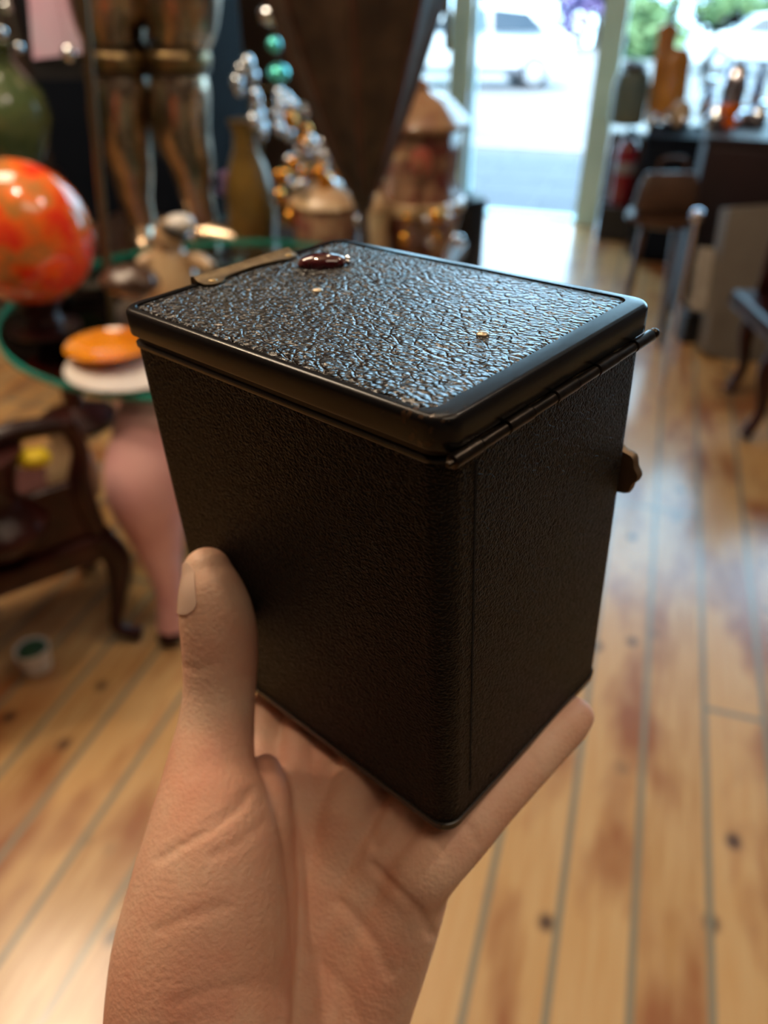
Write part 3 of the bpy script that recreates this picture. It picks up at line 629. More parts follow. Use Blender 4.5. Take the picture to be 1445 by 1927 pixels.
bm = NB(); lathe(bm, [(82*k, zz(392)), (87*k, zz(388)), (87*k, zz(372)), (80*k, zz(368))], (u2.x, u2.y, 0), 36); obj('band', bm, M['cream'], t)
bm = NB(); ball(bm, Vector((u2.x-0.005, u2.y-70*k, zz(290))), 20*k, sy=0.3, sz=1.3, sub=3); obj('medallion', bm, mat('red_medallion', (0.35, 0.03, 0.03), (0.45, 0.2, 0.12), 60, 0.3), t)
# cream statuette between
bm = NB(); c = Yp(712, 455, 2.66); c.z = TH; z = lambda py: Yp(712, py, 2.66).z-TH
lathe(bm, [(0.04, 0), (0.045, 0.02), (0.034, z(430)), (0.04, z(395)), (0.026, z(370)), (0.014, z(362)), (0.018, z(352)), (0.006, z(343))], c, 24)
tag(obj('statuette', bm, M['cream'], origin=c), 'small cream statuette between parasol tip and ginger jar', 'statuette')
# gold dark vase & flowers
vase('gold_vase', 'dark gold slender-necked vase between the armour and the urns', 480, 470, 3.0, [(0.05, 0), (0.08, 0.01), (0.094, 0.11), (0.09, 0.20), (0.072, 0.29), (0.045, 0.36), (0.04, 0.41), (0.055, 0.45), (0.04, 0.451)], M['gold'], zb=TH)
fp = Yp(436, 350, 3.12)
t = thing('flower_pot', 'lilac artificial flowers with dark leaves behind the armour foot', 'flowers', (fp.x, fp.y, TH))
bm = NB(); lathe(bm, [(0.035, TH), (0.05, TH+0.06), (0.046, TH+0.06)], (fp.x, fp.y, 0), 20); obj('pot', bm, M['wood_brown'], t)
for i in range(12):
    a = random.uniform(0, 2*PI); r = random.uniform(0, 0.05); c = fp+Vector((r*math.cos(a), r*math.sin(a), random.uniform(-0.03, 0.04)))
    bm = NB(); ball(bm, c, 0.026, sz=0.7, sub=2); obj('flower', bm, M['lilac'], t)
for i in range(12):
    a = 2*PI*i/12; bm = NB(); b0 = Vector((fp.x, fp.y, TH+0.05)); d = Vector((math.cos(a), math.sin(a), 0))
    e = b0+d*0.07+Vector((0, 0, 0.05)); s = d.cross(Vector((0, 0, 1)))
    v = [bm.verts.new(b0), bm.verts.new((b0+e)/2+s*0.015), bm.verts.new(e), bm.verts.new((b0+e)/2-s*0.015)]; bm.faces.new(v); bmesh.ops.solidify(bm, geom=bm.faces[:], thickness=0.001); obj('leaf', bm, M['leaf'], t, smooth=False)

# crystal candelabras: amber and clear drops
def crystals(name, label, pts, y, sizes, stemx, zbase, cat='candelabra'):
    c0 = Yp(stemx, 400, y)
    t = thing(name, label, cat, (c0.x, c0.y, zbase))
    top = max(Yp(px, py, y).z for px, py, m_ in pts)
    bm = NB(); lathe(bm, [(0.05, zbase), (0.055, zbase+0.01), (0.012, zbase+0.03), (0.006, zbase+0.08), (0.005, top)], (c0.x, c0.y, 0), 16); obj('stem', bm, M['brass'], t)
    for i, (px, py, mm) in enumerate(pts):
        p = Yp(px, py, y+random.uniform(-0.05, 0.05)); r = random.choice(sizes)
        bm = NB(); ball(bm, p, r, sz=1.35, sub=2); d = obj('drop', bm, M[mm], t)
        if i % 3 == 0:
            bm = NB(); tube(bm, [Vector((c0.x, c0.y, min(top, p.z+0.02))), (Vector((c0.x, c0.y, p.z+0.05))+p)/2, p+Vector((0, 0, r))], 0.0025, 6, 3); obj('arm', bm, M['brass'], t)
    return t
rng = random.Random(3)
pts = []
for i in range(46):
    f_ = rng.random(); pts.append((548+f_*80+rng.gauss(0, 14), 195+rng.random()*190+f_*20, 'amber_bead' if rng.random() < 0.45 else 'clear'))
for (x, y) in ((525, 370), (548, 395), (560, 440), (545, 410), (536, 330), (572, 325)): pts.append((x, y, 'amber_bead'))
crystals('candelabra', 'candelabra of amber and clear crystal drops left of the parasol', pts, 2.80, [0.013, 0.018, 0.021], 572, TH)
pts = [(447+rng.gauss(0, 8)+i*5, 120+i*12, 'clear') for i in range(12)] + [(528+rng.gauss(0, 12), 180+i*9, 'clear') for i in range(9)]
crystals('candelabra', 'tall candelabra of clear crystal drops right of the armour', pts, 3.0, [0.018, 0.022], 500, TH)
pts = [(722, 308, 'clear'), (722, 332, 'clear'), (765, 412, 'amber_bead'), (802, 415, 'clear'), (819, 408, 'amber_bead'), (842, 392, 'clear'), (843, 410, 'clear'), (808, 455, 'clear'), (820, 445, 'amber_bead'), (760, 450, 'amber_bead'), (855, 450, 'clear'), (865, 455, 'clear'), (672, 415, 'clear'), (560, 170, 'clear')]
crystals('bead_stand', 'low stand hung with clear and amber glass beads before the ginger jar', pts[:-1], 2.62, [0.013, 0.017, 0.019], 790, TH, 'jewellery stand')
# hanging turquoise glass ornaments
for (px, py, r, m_, lb) in ((508, 28, 0.034, 'clear', 'large pale silvered glass ornament, topmost beside the parasol'), (516, 84, 0.022, 'teal_glass', 'small round turquoise glass ornament hanging beside the parasol'), (524, 138, 0.036, 'teal_glass', 'green-turquoise glass ornament, lowest of those beside the parasol')):
    c = Yp(px, py, 2.55+py*0.0028); t = thing('glass_ornament', lb, 'ornament', c)
    bm = NB(); ball(bm, c, r, sz=1.0 if r < 0.03 else 0.8, sub=3); obj('bauble', bm, M[m_], t)
    bm = NB(); tube(bm, [c+Vector((0, 0, r*0.8)), Vector((c.x, c.y, 3.69))], 0.0015, 6, 0); obj('cord', bm, M['brass'], t)

# dark curved chair back behind the ginger jar
cc = Yp(868, 430, 3.35)
t = thing('armchair', 'black curved-back armchair behind the box, left of the doorway', 'chair', (cc.x-0.12, cc.y+0.2, 0))
bm = NB(); R0 = Vector((cc.x-0.20, cc.y+0.25, 0))
lp = []
for i in range(25):
    a = -PI*0.62 + PI*0.95*i/24; hh = 0.72-0.16*(i/24.0-0.35)**2*4
    c = Vector((math.cos(a), math.sin(a), 0))
    lp.append([R0+c*0.27+Vector((0, 0, 0.36)), R0+c*0.33+Vector((0, 0, 0.36)), R0+c*0.33+Vector((0, 0, hh-0.03)), R0+c*0.30+Vector((0, 0, hh)), R0+c*0.27+Vector((0, 0, hh-0.03))])
skinloops(bm, lp); obj('backrest', bm, M['black'], t)
bm = NB(); lathe(bm, [(0.24, 0.33), (0.27, 0.35), (0.27, 0.42), (0.22, 0.44)], R0, 32); obj('seat', bm, M['black'], t)
for a in (0.6, 2.2, 3.8, 5.3):
    bm = NB(); c = Vector((math.cos(a), math.sin(a), 0)); tube(bm, [R0+c*0.2+Vector((0, 0, 0.35)), R0+c*0.25], [0.022, 0.014], 10, 0); obj('leg', bm, M['wood_dark'], t)

# shelf of dark goods along the left wall
def cabinet(name, label, a0, b0, a1, b1, h, m, doors=2, z0=0.0, face='b'):
    root = thing(name, label, 'cabinet', RM((a0+a1)/2, (b0+b1)/2, z0))
    bm = NB(); box(bm, a0, b0, z0+0.04, a1, b1, h, ROOM); obj('body', bm, m, root, smooth=False, bev=0.006)
    bm = NB(); box(bm, a0-0.015, b0-0.015, h, a1+0.015, b1+0.015, h+0.025, ROOM); obj('top', bm, m, root, smooth=False, bev=0.006)
    bm = NB(); box(bm, a0+0.02, b0+0.02, z0, a1-0.02, b1-0.02, z0+0.04, ROOM); obj('plinth', bm, m, root, smooth=False)
    for i in range(doors):
        w = (a1-a0)/doors; bm = NB(); box(bm, a0+i*w+0.012, b0-0.016, z0+0.06, a0+(i+1)*w-0.012, b0-0.001, h-0.02, ROOM); d = obj('door', bm, m, root, smooth=False, bev=0.005)
        bm = NB(); ball(bm, RM(a0+(i+0.5)*w+(0.35*w if i % 2 == 0 else -0.35*w), b0-0.028, (z0+h)*0.55), 0.013); obj('knob', bm, M['brass'], d)
    return root
cabinet('display_cabinet', 'tall dark cabinet along the far left behind the framed print', -2.95, 3.6, -2.1, 4.2, 2.3, M['navy'])
rng = random.Random(5)
for i in range(7):
    px, py = [(12, 14), (4, 60), (14, 95), (36, 90), (6, 112), (20, 130), (130, 100)][i]
    c = Yp(px, py, 2.80+0.11*((i*3) % 6)) if i < 6 else Yp(px, py, 2.7); bm = NB(); ball(bm, c, 0.016 if i < 6 else 0.022, sz=1.2)
    o = obj('glass_bauble', bm, M['clear']); tag(o, ['small silvered glass bauble highest in the top left corner', 'small silvered glass bauble hanging against the left edge, second from the top', 'small silvered glass bauble midway down the cluster at the top left', 'small silvered glass bauble hanging farthest right of the top left cluster', 'small silvered glass bauble low against the left edge above the green vase', 'small silvered glass bauble lowest of the cluster, over the green vase mouth', 'larger silvered glass bauble hanging at the foot of the lavender print'][i], 'bauble', 'silvered baubles at the top left corner')
    for vtx in (0,): pass
    bm = NB(); tube(bm, [c+Vector((0, 0, 0.015)), Vector((c.x, c.y, 3.69))], 0.001, 5, 0); obj('cord', bm, M['brass'], o)

# ================================================================ right side
cabinet('cabinet', 'low navy-black cabinet by the window, right of the green door post', -0.02, 5.0, 0.60, 5.40, 0.68, M['navy'])
cabinet('sideboard', 'dark brown-black sideboard at right carrying glassware and an orange goblet', 0.24, 4.05, 1.7, 4.55, 0.84, mat('dark_plum_wood', (0.022, 0.010, 0.012), (0.012, 0.006, 0.008), 5, 0.5), 3)
# red fire extinguisher
ec = RM(-0.13, 5.52, 0.21)
bm = NB(); box(bm, -0.24, 5.40, 0, -0.03, 5.64, 0.21, ROOM); tag(obj('crate', bm, M['black'], smooth=False, bev=0.006), 'low black crate under the red fire extinguisher', 'crate')
t = thing('fire_extinguisher', 'dark red fire extinguisher on a low crate beside the green door post', 'extinguisher', ec)
bm = NB(); lathe(bm, [(0.065, 0), (0.072, 0.015), (0.072, 0.32), (0.055, 0.37), (0.03, 0.39)], ec, 28); obj('cylinder', bm, M['red'], t)
bm = NB(); lathe(bm, [(0.0722, 0.19), (0.0735, 0.192), (0.0735, 0.26), (0.0722, 0.262)], ec, 28); obj('label_band', bm, mat('grey_label', (0.25, 0.22, 0.24)), t)
bm = NB(); lathe(bm, [(0.028, 0.39), (0.028, 0.42), (0.02, 0.44)], ec, 16); box(bm, ec.x-0.012, ec.y-0.11, ec.z+0.435, ec.x+0.012, ec.y+0.03, ec.z+0.452); obj('valve', bm, M['black'], t)
bm = NB(); tube(bm, [ec+Vector((0, -0.03, 0.42)), ec+Vector((0.07, -0.05, 0.4)), ec+Vector((0.10, -0.03, 0.35)), ec+Vector((0.09, -0.02, 0.2))], 0.01, 8); obj('hose', bm, M['black'], t)
# things on the navy cabinet
TZ = 0.706
def on(a, b, z=TZ): return RM(a, b, z)
def item(name, label, cat, c, prof, m, seg=28, parts=(), group=None, sx=1, sy=1):
    if not parts:
        bm = NB(); lathe(bm, prof, c, seg, sx, sy); return tag(obj(name, bm, m, origin=c), label, cat, group)
    t = thing(name, label, cat, c, group); bm = NB(); lathe(bm, prof, c, seg, sx, sy); obj('body', bm, m, t)
    for nm, pr, mm in parts: bm = NB(); lathe(bm, pr, c, seg, sx, sy); obj(nm, bm, mm, t)
    return t
c = Yp(1178, 225, 5.15); c.z = TZ
item('storage_jar', 'grey-green wide jar on the navy cabinet next to the green post', 'jar', c, [(0.09, 0), (0.10, 0.01), (0.105, 0.2), (0.09, 0.27), (0.06, 0.29)], mat('grey_green', (0.09, 0.13, 0.12), (0.13, 0.14, 0.10), 6, 0.4), parts=(('lid', [(0.07, 0.29), (0.075, 0.31), (0.02, 0.34)], M['bag']),))
c = Yp(1240, 190, 5.2); c.z = TZ
t = thing('wooden_ornament', 'slender amber varnished wooden instrument with a dark neck in the window', 'ornament', c)
zf = lambda py: Yp(1240, py, 5.2).z-TZ
bm = NB(); lathe(bm, [(0.06, 0), (0.09, 0.02), (0.095, 0.08), (0.075, zf(110)), (0.05, zf(95)), (0.03, zf(90))], c+Vector((0.07, 0, 0)), 28, sy=0.5); obj('body', bm, M['amber_wood'], t)
bm = NB(); lathe(bm, [(0.05, 0), (0.05, zf(140)), (0.055, zf(80)), (0.06, zf(52)), (0.025, zf(44))], c+Vector((-0.02, 0, 0)), 28, sy=0.5); obj('upper_body', bm, M['amber_wood'], t)
bm = NB(); tube(bm, [c+Vector((-0.02, 0, zf(50))), c+Vector((-0.005, 0, zf(10))), c+Vector((0.01, 0, zf(-60)))], [0.025, 0.018, 0.016], 10); obj('neck', bm, M['wood_brown'], t)
for px, py, r, lb in ((1232, 200, 0.035, 'silvery glass bottle leftmost at the foot of the amber instrument'), (1262, 194, 0.035, 'silvery glass bottle in the middle of the row on the navy cabinet'), (1290, 218, 0.034, 'silvery glass bottle rightmost of the row on the navy cabinet')):
    c = Yp(px, py, 4.95); c.z = TZ+r*1.2; m_ = 'clear'
    bm = NB(); lathe(bm, [(r*0.6, -r*1.2), (r*0.7, -r*1.1), (r, -r*0.1), (r*0.8, r*0.8), (r*0.35, r*1.2), (r*0.45, r*1.5)], c, 20)
    tag(obj('glass_bottle', bm, M['clear'], origin=(c.x, c.y, TZ)), lb, 'bottle', 'silvery bottles on the navy cabinet')
c = Yp(1286, 190, 5.0); c.z = TZ
item('ornament', 'small tan rounded ornament on the navy cabinet, right of the amber instrument', 'ornament', c, [(0.03, 0), (0.06, 0.02), (0.07, 0.08), (0.04, 0.14), (0.02, 0.15)], M['cream'])
# gooseneck lamp
c = Yp(1345, 180, 5.05); c.z = TZ
t = thing('desk_lamp', 'black gooseneck lamp arching before the right window', 'lamp', c)
bm = NB(); lathe(bm, [(0.08, 0), (0.085, 0.012), (0.02, 0.03)], c, 24); obj('base', bm, M['black'], t)
bm = NB(); tube(bm, [c+Vector((0, 0, 0.02)), Yp(1322, 130, 5.05), Yp(1343, 90, 5.05), Yp(1350, 55, 5.05), Yp(1366, 36, 5.05), Yp(1380, 30, 5.05)], 0.012, 10); obj('arm', bm, M['black'], t)
bm = NB(); e = Yp(1384, 34, 5.05); lathe(bm, [(0.012, 0.04), (0.02, 0.02), (0.05, -0.03), (0.046, -0.03)], e, 20); obj('shade', bm, M['black'], t)
# on the sideboard
SZ = 0.866
def onside(px, y=4.3): c = Yp(px, 225, y); c.z = SZ; return c
c = onside(1368, 4.05)
item('goblet', 'clear glass goblet with a vivid orange bowl on the sideboard', 'goblet', c, [(0.045, 0), (0.05, 0.008), (0.03, 0.03), (0.055, 0.075), (0.06, 0.10)], mat('bright_orange_glass', (0.95, 0.22, 0.01), (0.9, 0.16, 0.01), 5, 0.1, coat=1.0), parts=(('rim', [(0.055, 0.10), (0.058, 0.16), (0.05, 0.24), (0.03, 0.26), (0.015, 0.24)], M['chrome']),))
c = onside(1345, 3.98)
item('glass_bottle', 'pale rounded glass bottle at the left foot of the orange goblet', 'bottle', c, [(0.03, 0), (0.04, 0.01), (0.042, 0.05), (0.02, 0.08), (0.016, 0.10)], M['clear'])
for i, (px, r, h, m_) in enumerate(((1402, 0.05, 0.06, 'chrome'), (1425, 0.045, 0.10, 'clear'), (1324, 0.035, 0.18, 'clear'), (1412, 0.03, 0.26, 'chrome'))):
    c = onside(px, 4.25 if i > 1 else 4.08)
    item('glassware', ['low chrome dish right of the orange goblet', 'wide clear glass vase at the right edge of the sideboard', 'tall narrow clear glass vase at the left end of the sideboard', 'tallest chrome-capped decanter behind the low chrome dish'][i], 'glassware', c, [(r*0.8, 0), (r, 0.01), (r*1.05, h*0.5), (r*0.6, h*0.8), (r*0.75, h), (r*0.6, h)], M[m_])
# bag on a stool
c = Yp(1262, 330, 3.62); c.z = 0
t = thing('stool', 'low brown wooden stool under the brown bag', 'stool', c)
bm = NB(); lathe(bm, [(0.14, 0.54), (0.16, 0.55), (0.16, 0.575), (0.14, 0.58)], c, 28); obj('seat', bm, M['wood_brown'], t)
for a in (0.5, 2.07, 3.64, 5.2):
    bm = NB(); d = Vector((math.cos(a), math.sin(a), 0)); tube(bm, [c+d*0.10+Vector((0, 0, 0.55)), c+d*0.14], [0.017, 0.013], 10, 0); obj('leg', bm, M['wood_brown'], t)
b0 = c+Vector((0, 0, 0.582))
t = thing('handbag', 'brown leather bag resting on the low stool before the sideboard', 'bag', b0)
bm = NB(); skinloops(bm, [[b0+Vector((x*s, y*s2, z)) for x, y in ((-0.13, -0.05), (0.13, -0.05), (0.14, 0), (0.13, 0.05), (-0.13, 0.05), (-0.14, 0))] for z, s, s2 in ((0, 0.95, 1), (0.03, 1.0, 1.1), (0.12, 0.92, 0.8), (0.17, 0.8, 0.3))]); obj('body', bm, M['bag'], t, bev=0.012)
bm = NB(); tube(bm, [b0+Vector((-0.06, 0, 0.165)), b0+Vector((-0.05, 0, 0.22)), b0+Vector((0.05, 0, 0.22)), b0+Vector((0.06, 0, 0.165))], 0.008, 8); obj('handle', bm, M['bag'], t)
# grey board leaning, print, pole
def lean(name, label, cat, q, y, th, m):
    bm = NB(); pts = [Yp(px, py, yy) for px, py, yy in q]; n = (pts[1]-pts[0]).cross(pts[2]-pts[0]).normalized()
    if n.y < 0: n = -n
    skinloops(bm, [pts, [p+n*th for p in pts]]); return tag(obj(name, bm, m, smooth=False, bev=0.003), label, cat)
lean('leaning_board', 'large plain grey-brown board leaning upright at right below the sideboard', 'board', [(1372, 392, 3.45), (1500, 382, 3.45), (1440, 700, 3.28), (1325, 664, 3.32)], 3.3, 0.10, M['greyboard'])
lean('small_print', 'small pale patterned print leaning against the grey board', 'picture', [(1316, 465, 3.5), (1356, 468, 3.5), (1342, 592, 3.42), (1296, 582, 3.42)], 3.4, 0.02, M['paper'])
bm = NB(); c = Yp(1306, 606, 3.55); box(bm, c.x-0.06, c.y-0.05, 0.0, c.x+0.10, c.y+0.14, max(0.1, Yp(1306, 592, 3.5).z)); tag(obj('small_crate', bm, M['black'], smooth=False, bev=0.006), 'small black crate under the pale patterned print', 'crate')
bm = NB(); a = Yp(1312, 405, 2.9); b = Yp(1281, 560, 2.9); d = (b-a).normalized(); e = b+d*((b.z-0.012)/-d.z)
tube(bm, [a, e], 0.009, 14, 0); ball(bm, a, 0.024, sub=3); tag(obj('chrome_pole', bm, M['chrome']), 'slim chrome pole with a round knob standing on the right of the floor', 'pole')
# dark chair at right edge
c = Yp(1452, 700, 2.62); c.z = 0
t = thing('side_chair', 'dark carved wooden chair cut off by the right edge', 'chair', c)
for k, (dx, dy) in enumerate(((-0.02, -0.03), (0.38, -0.10), (0.06, 0.36), (0.44, 0.30))):
    bm = NB(); b_ = c+Vector((dx, dy, 0)); tube(bm, [b_+Vector((0.02, 0, 0.40)), b_+Vector((-0.02, -0.01, 0.28)), b_+Vector((0.01, 0, 0.12)), b_+Vector((-0.035, -0.02, 0.02))], [0.034, 0.03, 0.02, 0.024], 12)
    obj('leg', bm, M['wood_dark'], t)
bm = NB(); box(bm, c.x-0.06, c.y-0.08, 0.38, c.x+0.48, c.y+0.38, 0.45); obj('seat', bm, M['wood_dark'], t, smooth=False, bev=0.02)
bm = NB(); tube(bm, [c+Vector((0.0, -0.02, 0.44)), c+Vector((-0.03, -0.02, 0.55)), c+Vector((0.02, 0.05, 0.62)), c+Vector((0.06, 0.30, 0.64))], [0.022, 0.024, 0.028, 0.024], 12); obj('armrest', bm, M['wood_dark'], t)
bm = NB(); box(bm, c.x+0.03, c.y+0.33, 0.45, c.x+0.48, c.y+0.37, 0.78); obj('backrest', bm, M['wood_dark'], t, smooth=False, bev=0.015)

# ================================================================ the black box
c0 = Vector((-0.67653567, 0.43757557, -0.5923066)); c1 = Vector((-0.73468833, -0.34609355, 0.58348291)); c2 = Vector((0.05032438, 0.82990775, 0.5556263))
Dp = Vector((0.0113477, -0.01629277, 0.143)); U, V, H = 0.08435, 0.11457, 0.1310
Gp = Dp + c2*H
ux, vx, wx = dirw(*(-c0)), dirw(*c1), dirw(*(-c2)); og = c2w(*Gp)
BX = bpy.data.objects.new('leather_box', None); C.objects.link(BX)
BX.matrix_world = Matrix(((ux.x, vx.x, wx.x, og.x), (ux.y, vx.y, wx.y, og.y), (ux.z, vx.z, wx.z, og.z), (0, 0, 0, 1)))
BX.empty_display_size = 0.05
tag(BX, 'black leather-covered metal box with hinged lid, held up in the hand', 'box')
def part(name, bm, m, parent=None, smooth=True, bev=0.0, label=None):
    o = obj(name, bm, m, parent or BX, smooth, raw=True, bev=bev)
    if label: o['label'] = label
    return o
def rr(x0, y0, x1, y1, r, z, n=10):
    pts = []
    for cx, cy, a0 in ((x1-r, y1-r, 0), (x0+r, y1-r, PI/2), (x0+r, y0+r, PI), (x1-r, y0+r, 1.5*PI)):
        for i in range(n+1): a = a0+PI/2*i/n; pts.append(Vector((cx+r*math.cos(a), cy+r*math.sin(a), z)))
    return pts
LH = 0.0070; I = 0.0010; R = 0.0058
zt = H
# body, leather-covered, from the foot to the collar
bm = NB(); skinloops(bm, [rr(I, I, U-I, V-I, R, 0.0030), rr(I, I, U-I, V-I, R, zt-LH-0.0042)]); part('body', bm, M['leather_side'])
bm = NB(); skinloops(bm, [rr(I+0.0012, I+0.0012, U-I-0.0012, V-I-0.0012, R, 0.0), rr(I-0.0003, I-0.0003, U-I+0.0003, V-I+0.0003, R, 0.0006), rr(I-0.0004, I-0.0004, U-I+0.0004, V-I+0.0004, R, 0.0030), rr(I+0.0002, I+0.0002, U-I-0.0002, V-I-0.0002, R, 0.0034)]); part('base_rim', bm, M['tin'])
z = zt-LH
bm = NB(); skinloops(bm, [rr(I+0.0001, I+0.0001, U-I-0.0001, V-I-0.0001, R, z-0.0042), rr(I-0.0004, I-0.0004, U-I+0.0004, V-I+0.0004, R, z-0.0036), rr(I-0.0004, I-0.0004, U-I+0.0004, V-I+0.0004, R, z-0.0028), rr(I+0.0004, I+0.0004, U-I-0.0004, V-I-0.0004, R, z-0.0022), rr(I+0.0004, I+0.0004, U-I-0.0004, V-I-0.0004, R, z-0.0008), rr(I+0.0010, I+0.0010, U-I-0.0010, V-I-0.0010, R, z-0.0002)]); part('collar', bm, M['tin'])
# lid
bm = NB()
def off(e, z, r=R): return rr(e, e, U-e, V-e, max(r-e, 0.002), z, 10)
loops = [off(0.0012, z-0.0002), off(0.0002, z-0.0002), off(0.0, z+0.0003), off(0.0, zt-0.0016)]
for k in range(1, 7):
    a = PI/2*k/6; loops.append(off(0.0014*(1-math.cos(a)), zt-0.0016+0.0016*math.sin(a)))
X0, Y0, X1, Y1 = 0.0024, 0.0058, U-0.0030, V-0.0030
loops.append(rr(X0, Y0, X1, Y1, 0.0032, zt, 10)); loops.append(rr(X0+0.0003, Y0+0.0003, X1-0.0003, Y1-0.0003, 0.0030, zt-0.0009, 10))
skinloops(bm, loops); lid = part('lid', bm, M['tin'])
bm = NB(); e = 0.0005; loops = [rr(X0+e, Y0+e, X1-e, Y1-e, 0.0029, zt-0.0009, 10), rr(X0+e, Y0+e, X1-e, Y1-e, 0.0029, zt-0.0005, 10), rr(X0+e+0.0005, Y0+e+0.0005, X1-e-0.0005, Y1-e-0.0005, 0.0026, zt-0.00025, 10), rr(X0+e+0.004, Y0+e+0.004, X1-e-0.004, Y1-e-0.004, 0.002, zt-0.0001, 10)]
skinloops(bm, loops); part('lid_panel', bm, M['leather_top'], lid, label='pebbled black leather panel')
# hinge along the right face
hz = 0.1224; ks = [0.0010, 0.0100, 0.0190, 0.0280, 0.0370, 0.0460, 0.0550, 0.0640, 0.0730, 0.0822]
def hcyl(bm, x0, x1, r, y, z):
    L = [[Vector((x, y+rad*math.cos(2*PI*j/18), z+rad*math.sin(2*PI*j/18))) for j in range(18)] for x, rad in ((x0, r*0.75), (x0+0.0002, r), (x1-0.0002, r), (x1, r*0.75))]
    skinloops(bm, L)
for i in range(9):
    bm = NB(); r = 0.00155 if i % 2 == 0 else 0.00130
    hcyl(bm, ks[i]+0.0002, ks[i+1], r, -0.0006, hz-(0.0 if i % 2 == 0 else 0.0001)); part('hinge_knuckle', bm, M['hinge'])
bm = NB(); hcyl(bm, -0.0002, U-0.0002, 0.0007, -0.0006, hz); ball(bm, (U-0.0002, -0.0006, hz), 0.0014); part('hinge_pin', bm, M['hinge'])
# door seam and screw hole on the right face
bm = NB(); lp = []
for k in range(25):
    f_ = k/24; x = 0.0112+0.00022*noise.noise(Vector((f_*9, 0, 0))); zc = 0.0107+f_*(0.1177-0.0107); w = 0.00030
    lp.append([Vector((x-w, I-0.00010, zc)), Vector((x+w, I-0.00010, zc)), Vector((x+w, I+0.0004, zc)), Vector((x-w, I+0.0004, zc))])
skinloops(bm, lp); part('seam', bm, M['dark_gap'], label='thin dark vertical seam')
bm = NB(); ball(bm, (0.0215, I, 0.0070), 0.0008, sy=0.12); part('screw_hole', bm, M['dark_gap'])
# brass clip over the far edge
bm = NB()
prof = [(0.0250, 0.0052), (0.0262, 0.0068), (0.0285, 0.0074), (0.0308, 0.0066), (0.0335, 0.0044), (0.0400, 0.0034), (0.0480, 0.0036), (0.0535, 0.0052), (0.0560, 0.0064), (0.0590, 0.0062), (0.0612, 0.0046), (0.0618, 0.0028)]
prof = crom([list(p) for p in prof], 4)
lp = []
for x, d in prof:
    yy = V+0.0004
    lp.append([Vector((x, V-0.0010-d, zt+0.0001)), Vector((x, V-0.0010-d, zt+0.0006)), Vector((x, V-0.0030, zt+0.0008)), Vector((x, V-0.0010, zt+0.0019)), Vector((x, yy, zt+0.0015)), Vector((x, yy+0.0003, zt+0.0005)), Vector((x, yy+0.0003, zt-0.006)), Vector((x, yy-0.0003, zt-0.006)), Vector((x, yy-0.0004, zt+0.0001))])
skinloops(bm, lp); clip = part('clip', bm, M['dull_brass'], lid, label='dull brass clip over the lid edge')
for x, y in ((0.0283, V-0.0057), (0.0585, V-0.0050)):
    bm = NB(); ball(bm, (x, y, zt+0.0006), 0.0014, sz=0.45, sub=3); part('rivet', bm, M['brass'], clip)
# ruby stone, pins, side knob
def ruby():
    bm = NB(); a = math.atan2(0.0895-0.1003, 0.0643-0.0545); cx, cy = 0.0588, 0.0950
    mt = Matrix.Translation((cx, cy, zt)) @ Matrix.Rotation(a, 4, 'Z')
    lathe(bm, [(0.93, -0.0005), (1.0, 0.0006), (0.90, 0.0018), (0.68, 0.0026), (0.35, 0.0031), (0.05, 0.0033)], (0, 0, 0), 24, mtx=mt @ Matrix.Diagonal((0.0076, 0.0043, 1, 1)))
    return bm, mt
bm, mt = ruby(); rb = part('red_stone', bm, M['ruby'], lid, label='oval dark red polished stone')
bm = NB(); ball(bm, mt @ Vector((0.0078, 0.0, 0.0012)), 0.0013, sx=0.8, sz=0.9, sub=1); ball(bm, mt @ Vector((0.0080, -0.0012, 0.0008)), 0.0009, sub=1); part('silver_claw', bm, M['silver'], rb)
for x, y, r in ((0.0407, 0.0779, 0.0015), (0.0404, 0.0214, 0.0015)):
    bm = NB(); ball(bm, (x, y, zt), r, sz=0.45, sub=3); part('pin', bm, M['pearl'], lid)
bm = NB(); mt = Matrix.Translation((U-I, 0.0058, 0.0800)) @ Matrix.Rotation(PI/2, 4, 'Y')
lathe(bm, [(0.0078, 0), (0.0082, 0.0010), (0.0080, 0.0026), (0.0050, 0.0038), (0.0048, 0.0046), (0.001, 0.0050)], (0, 0, 0), 48, mtx=mt, flute=8, fd=0.06); part('side_knob', bm, mat('dull_tan_brass', (0.20, 0.14, 0.09), None, 60, 0.5, 0.6), label='scalloped brass knob on the far side')

# ================================================================ the hand
VIEW = dirw(0, 0, 1)
def stations(st, k=6):
    return crom([list(s) for s in st], k)
def ringframe(S_, i):
    n = len(S_); px, py, d = S_[i][:3]; a = S_[max(i-1, 0)]; b = S_[min(i+1, n-1)]
    t = (P(b[0], b[1], b[2])-P(a[0], a[1], a[2])).normalized(); c = P(px, py, d)
    A = t.cross((c-CAM).normalized()).normalized(); B = A.cross(t).normalized()
    return c, t, A, B
def limb(bm, st, k=6, seg=28, cap0=True, cap1=True):
    S_ = stations(st, k); loops = []
    def ring(c, A, B, rw, rd): return [c + A*math.cos(2*PI*j/seg)*rw + B*math.sin(2*PI*j/seg)*rd for j in range(seg)]
    c, t, A, B = ringframe(S_, 0); rw, rd = S_[0][3:5]
    if cap0:
        for q in (0.15, 0.5, 0.8, 0.95): loops.append(ring(c-t*min(rw, rd)*math.sqrt(1-q*q), A, B, rw*q, rd*q))
    for i in range(len(S_)):
        c, t, A, B = ringframe(S_, i); loops.append(ring(c, A, B, S_[i][3], S_[i][4]))
    rw, rd = S_[-1][3:5]
    if cap1:
        for q in (0.95, 0.8, 0.5, 0.15): loops.append(ring(c+t*min(rw, rd)*math.sqrt(1-q*q), A, B, rw*q, rd*q))
    skinloops(bm, loops)
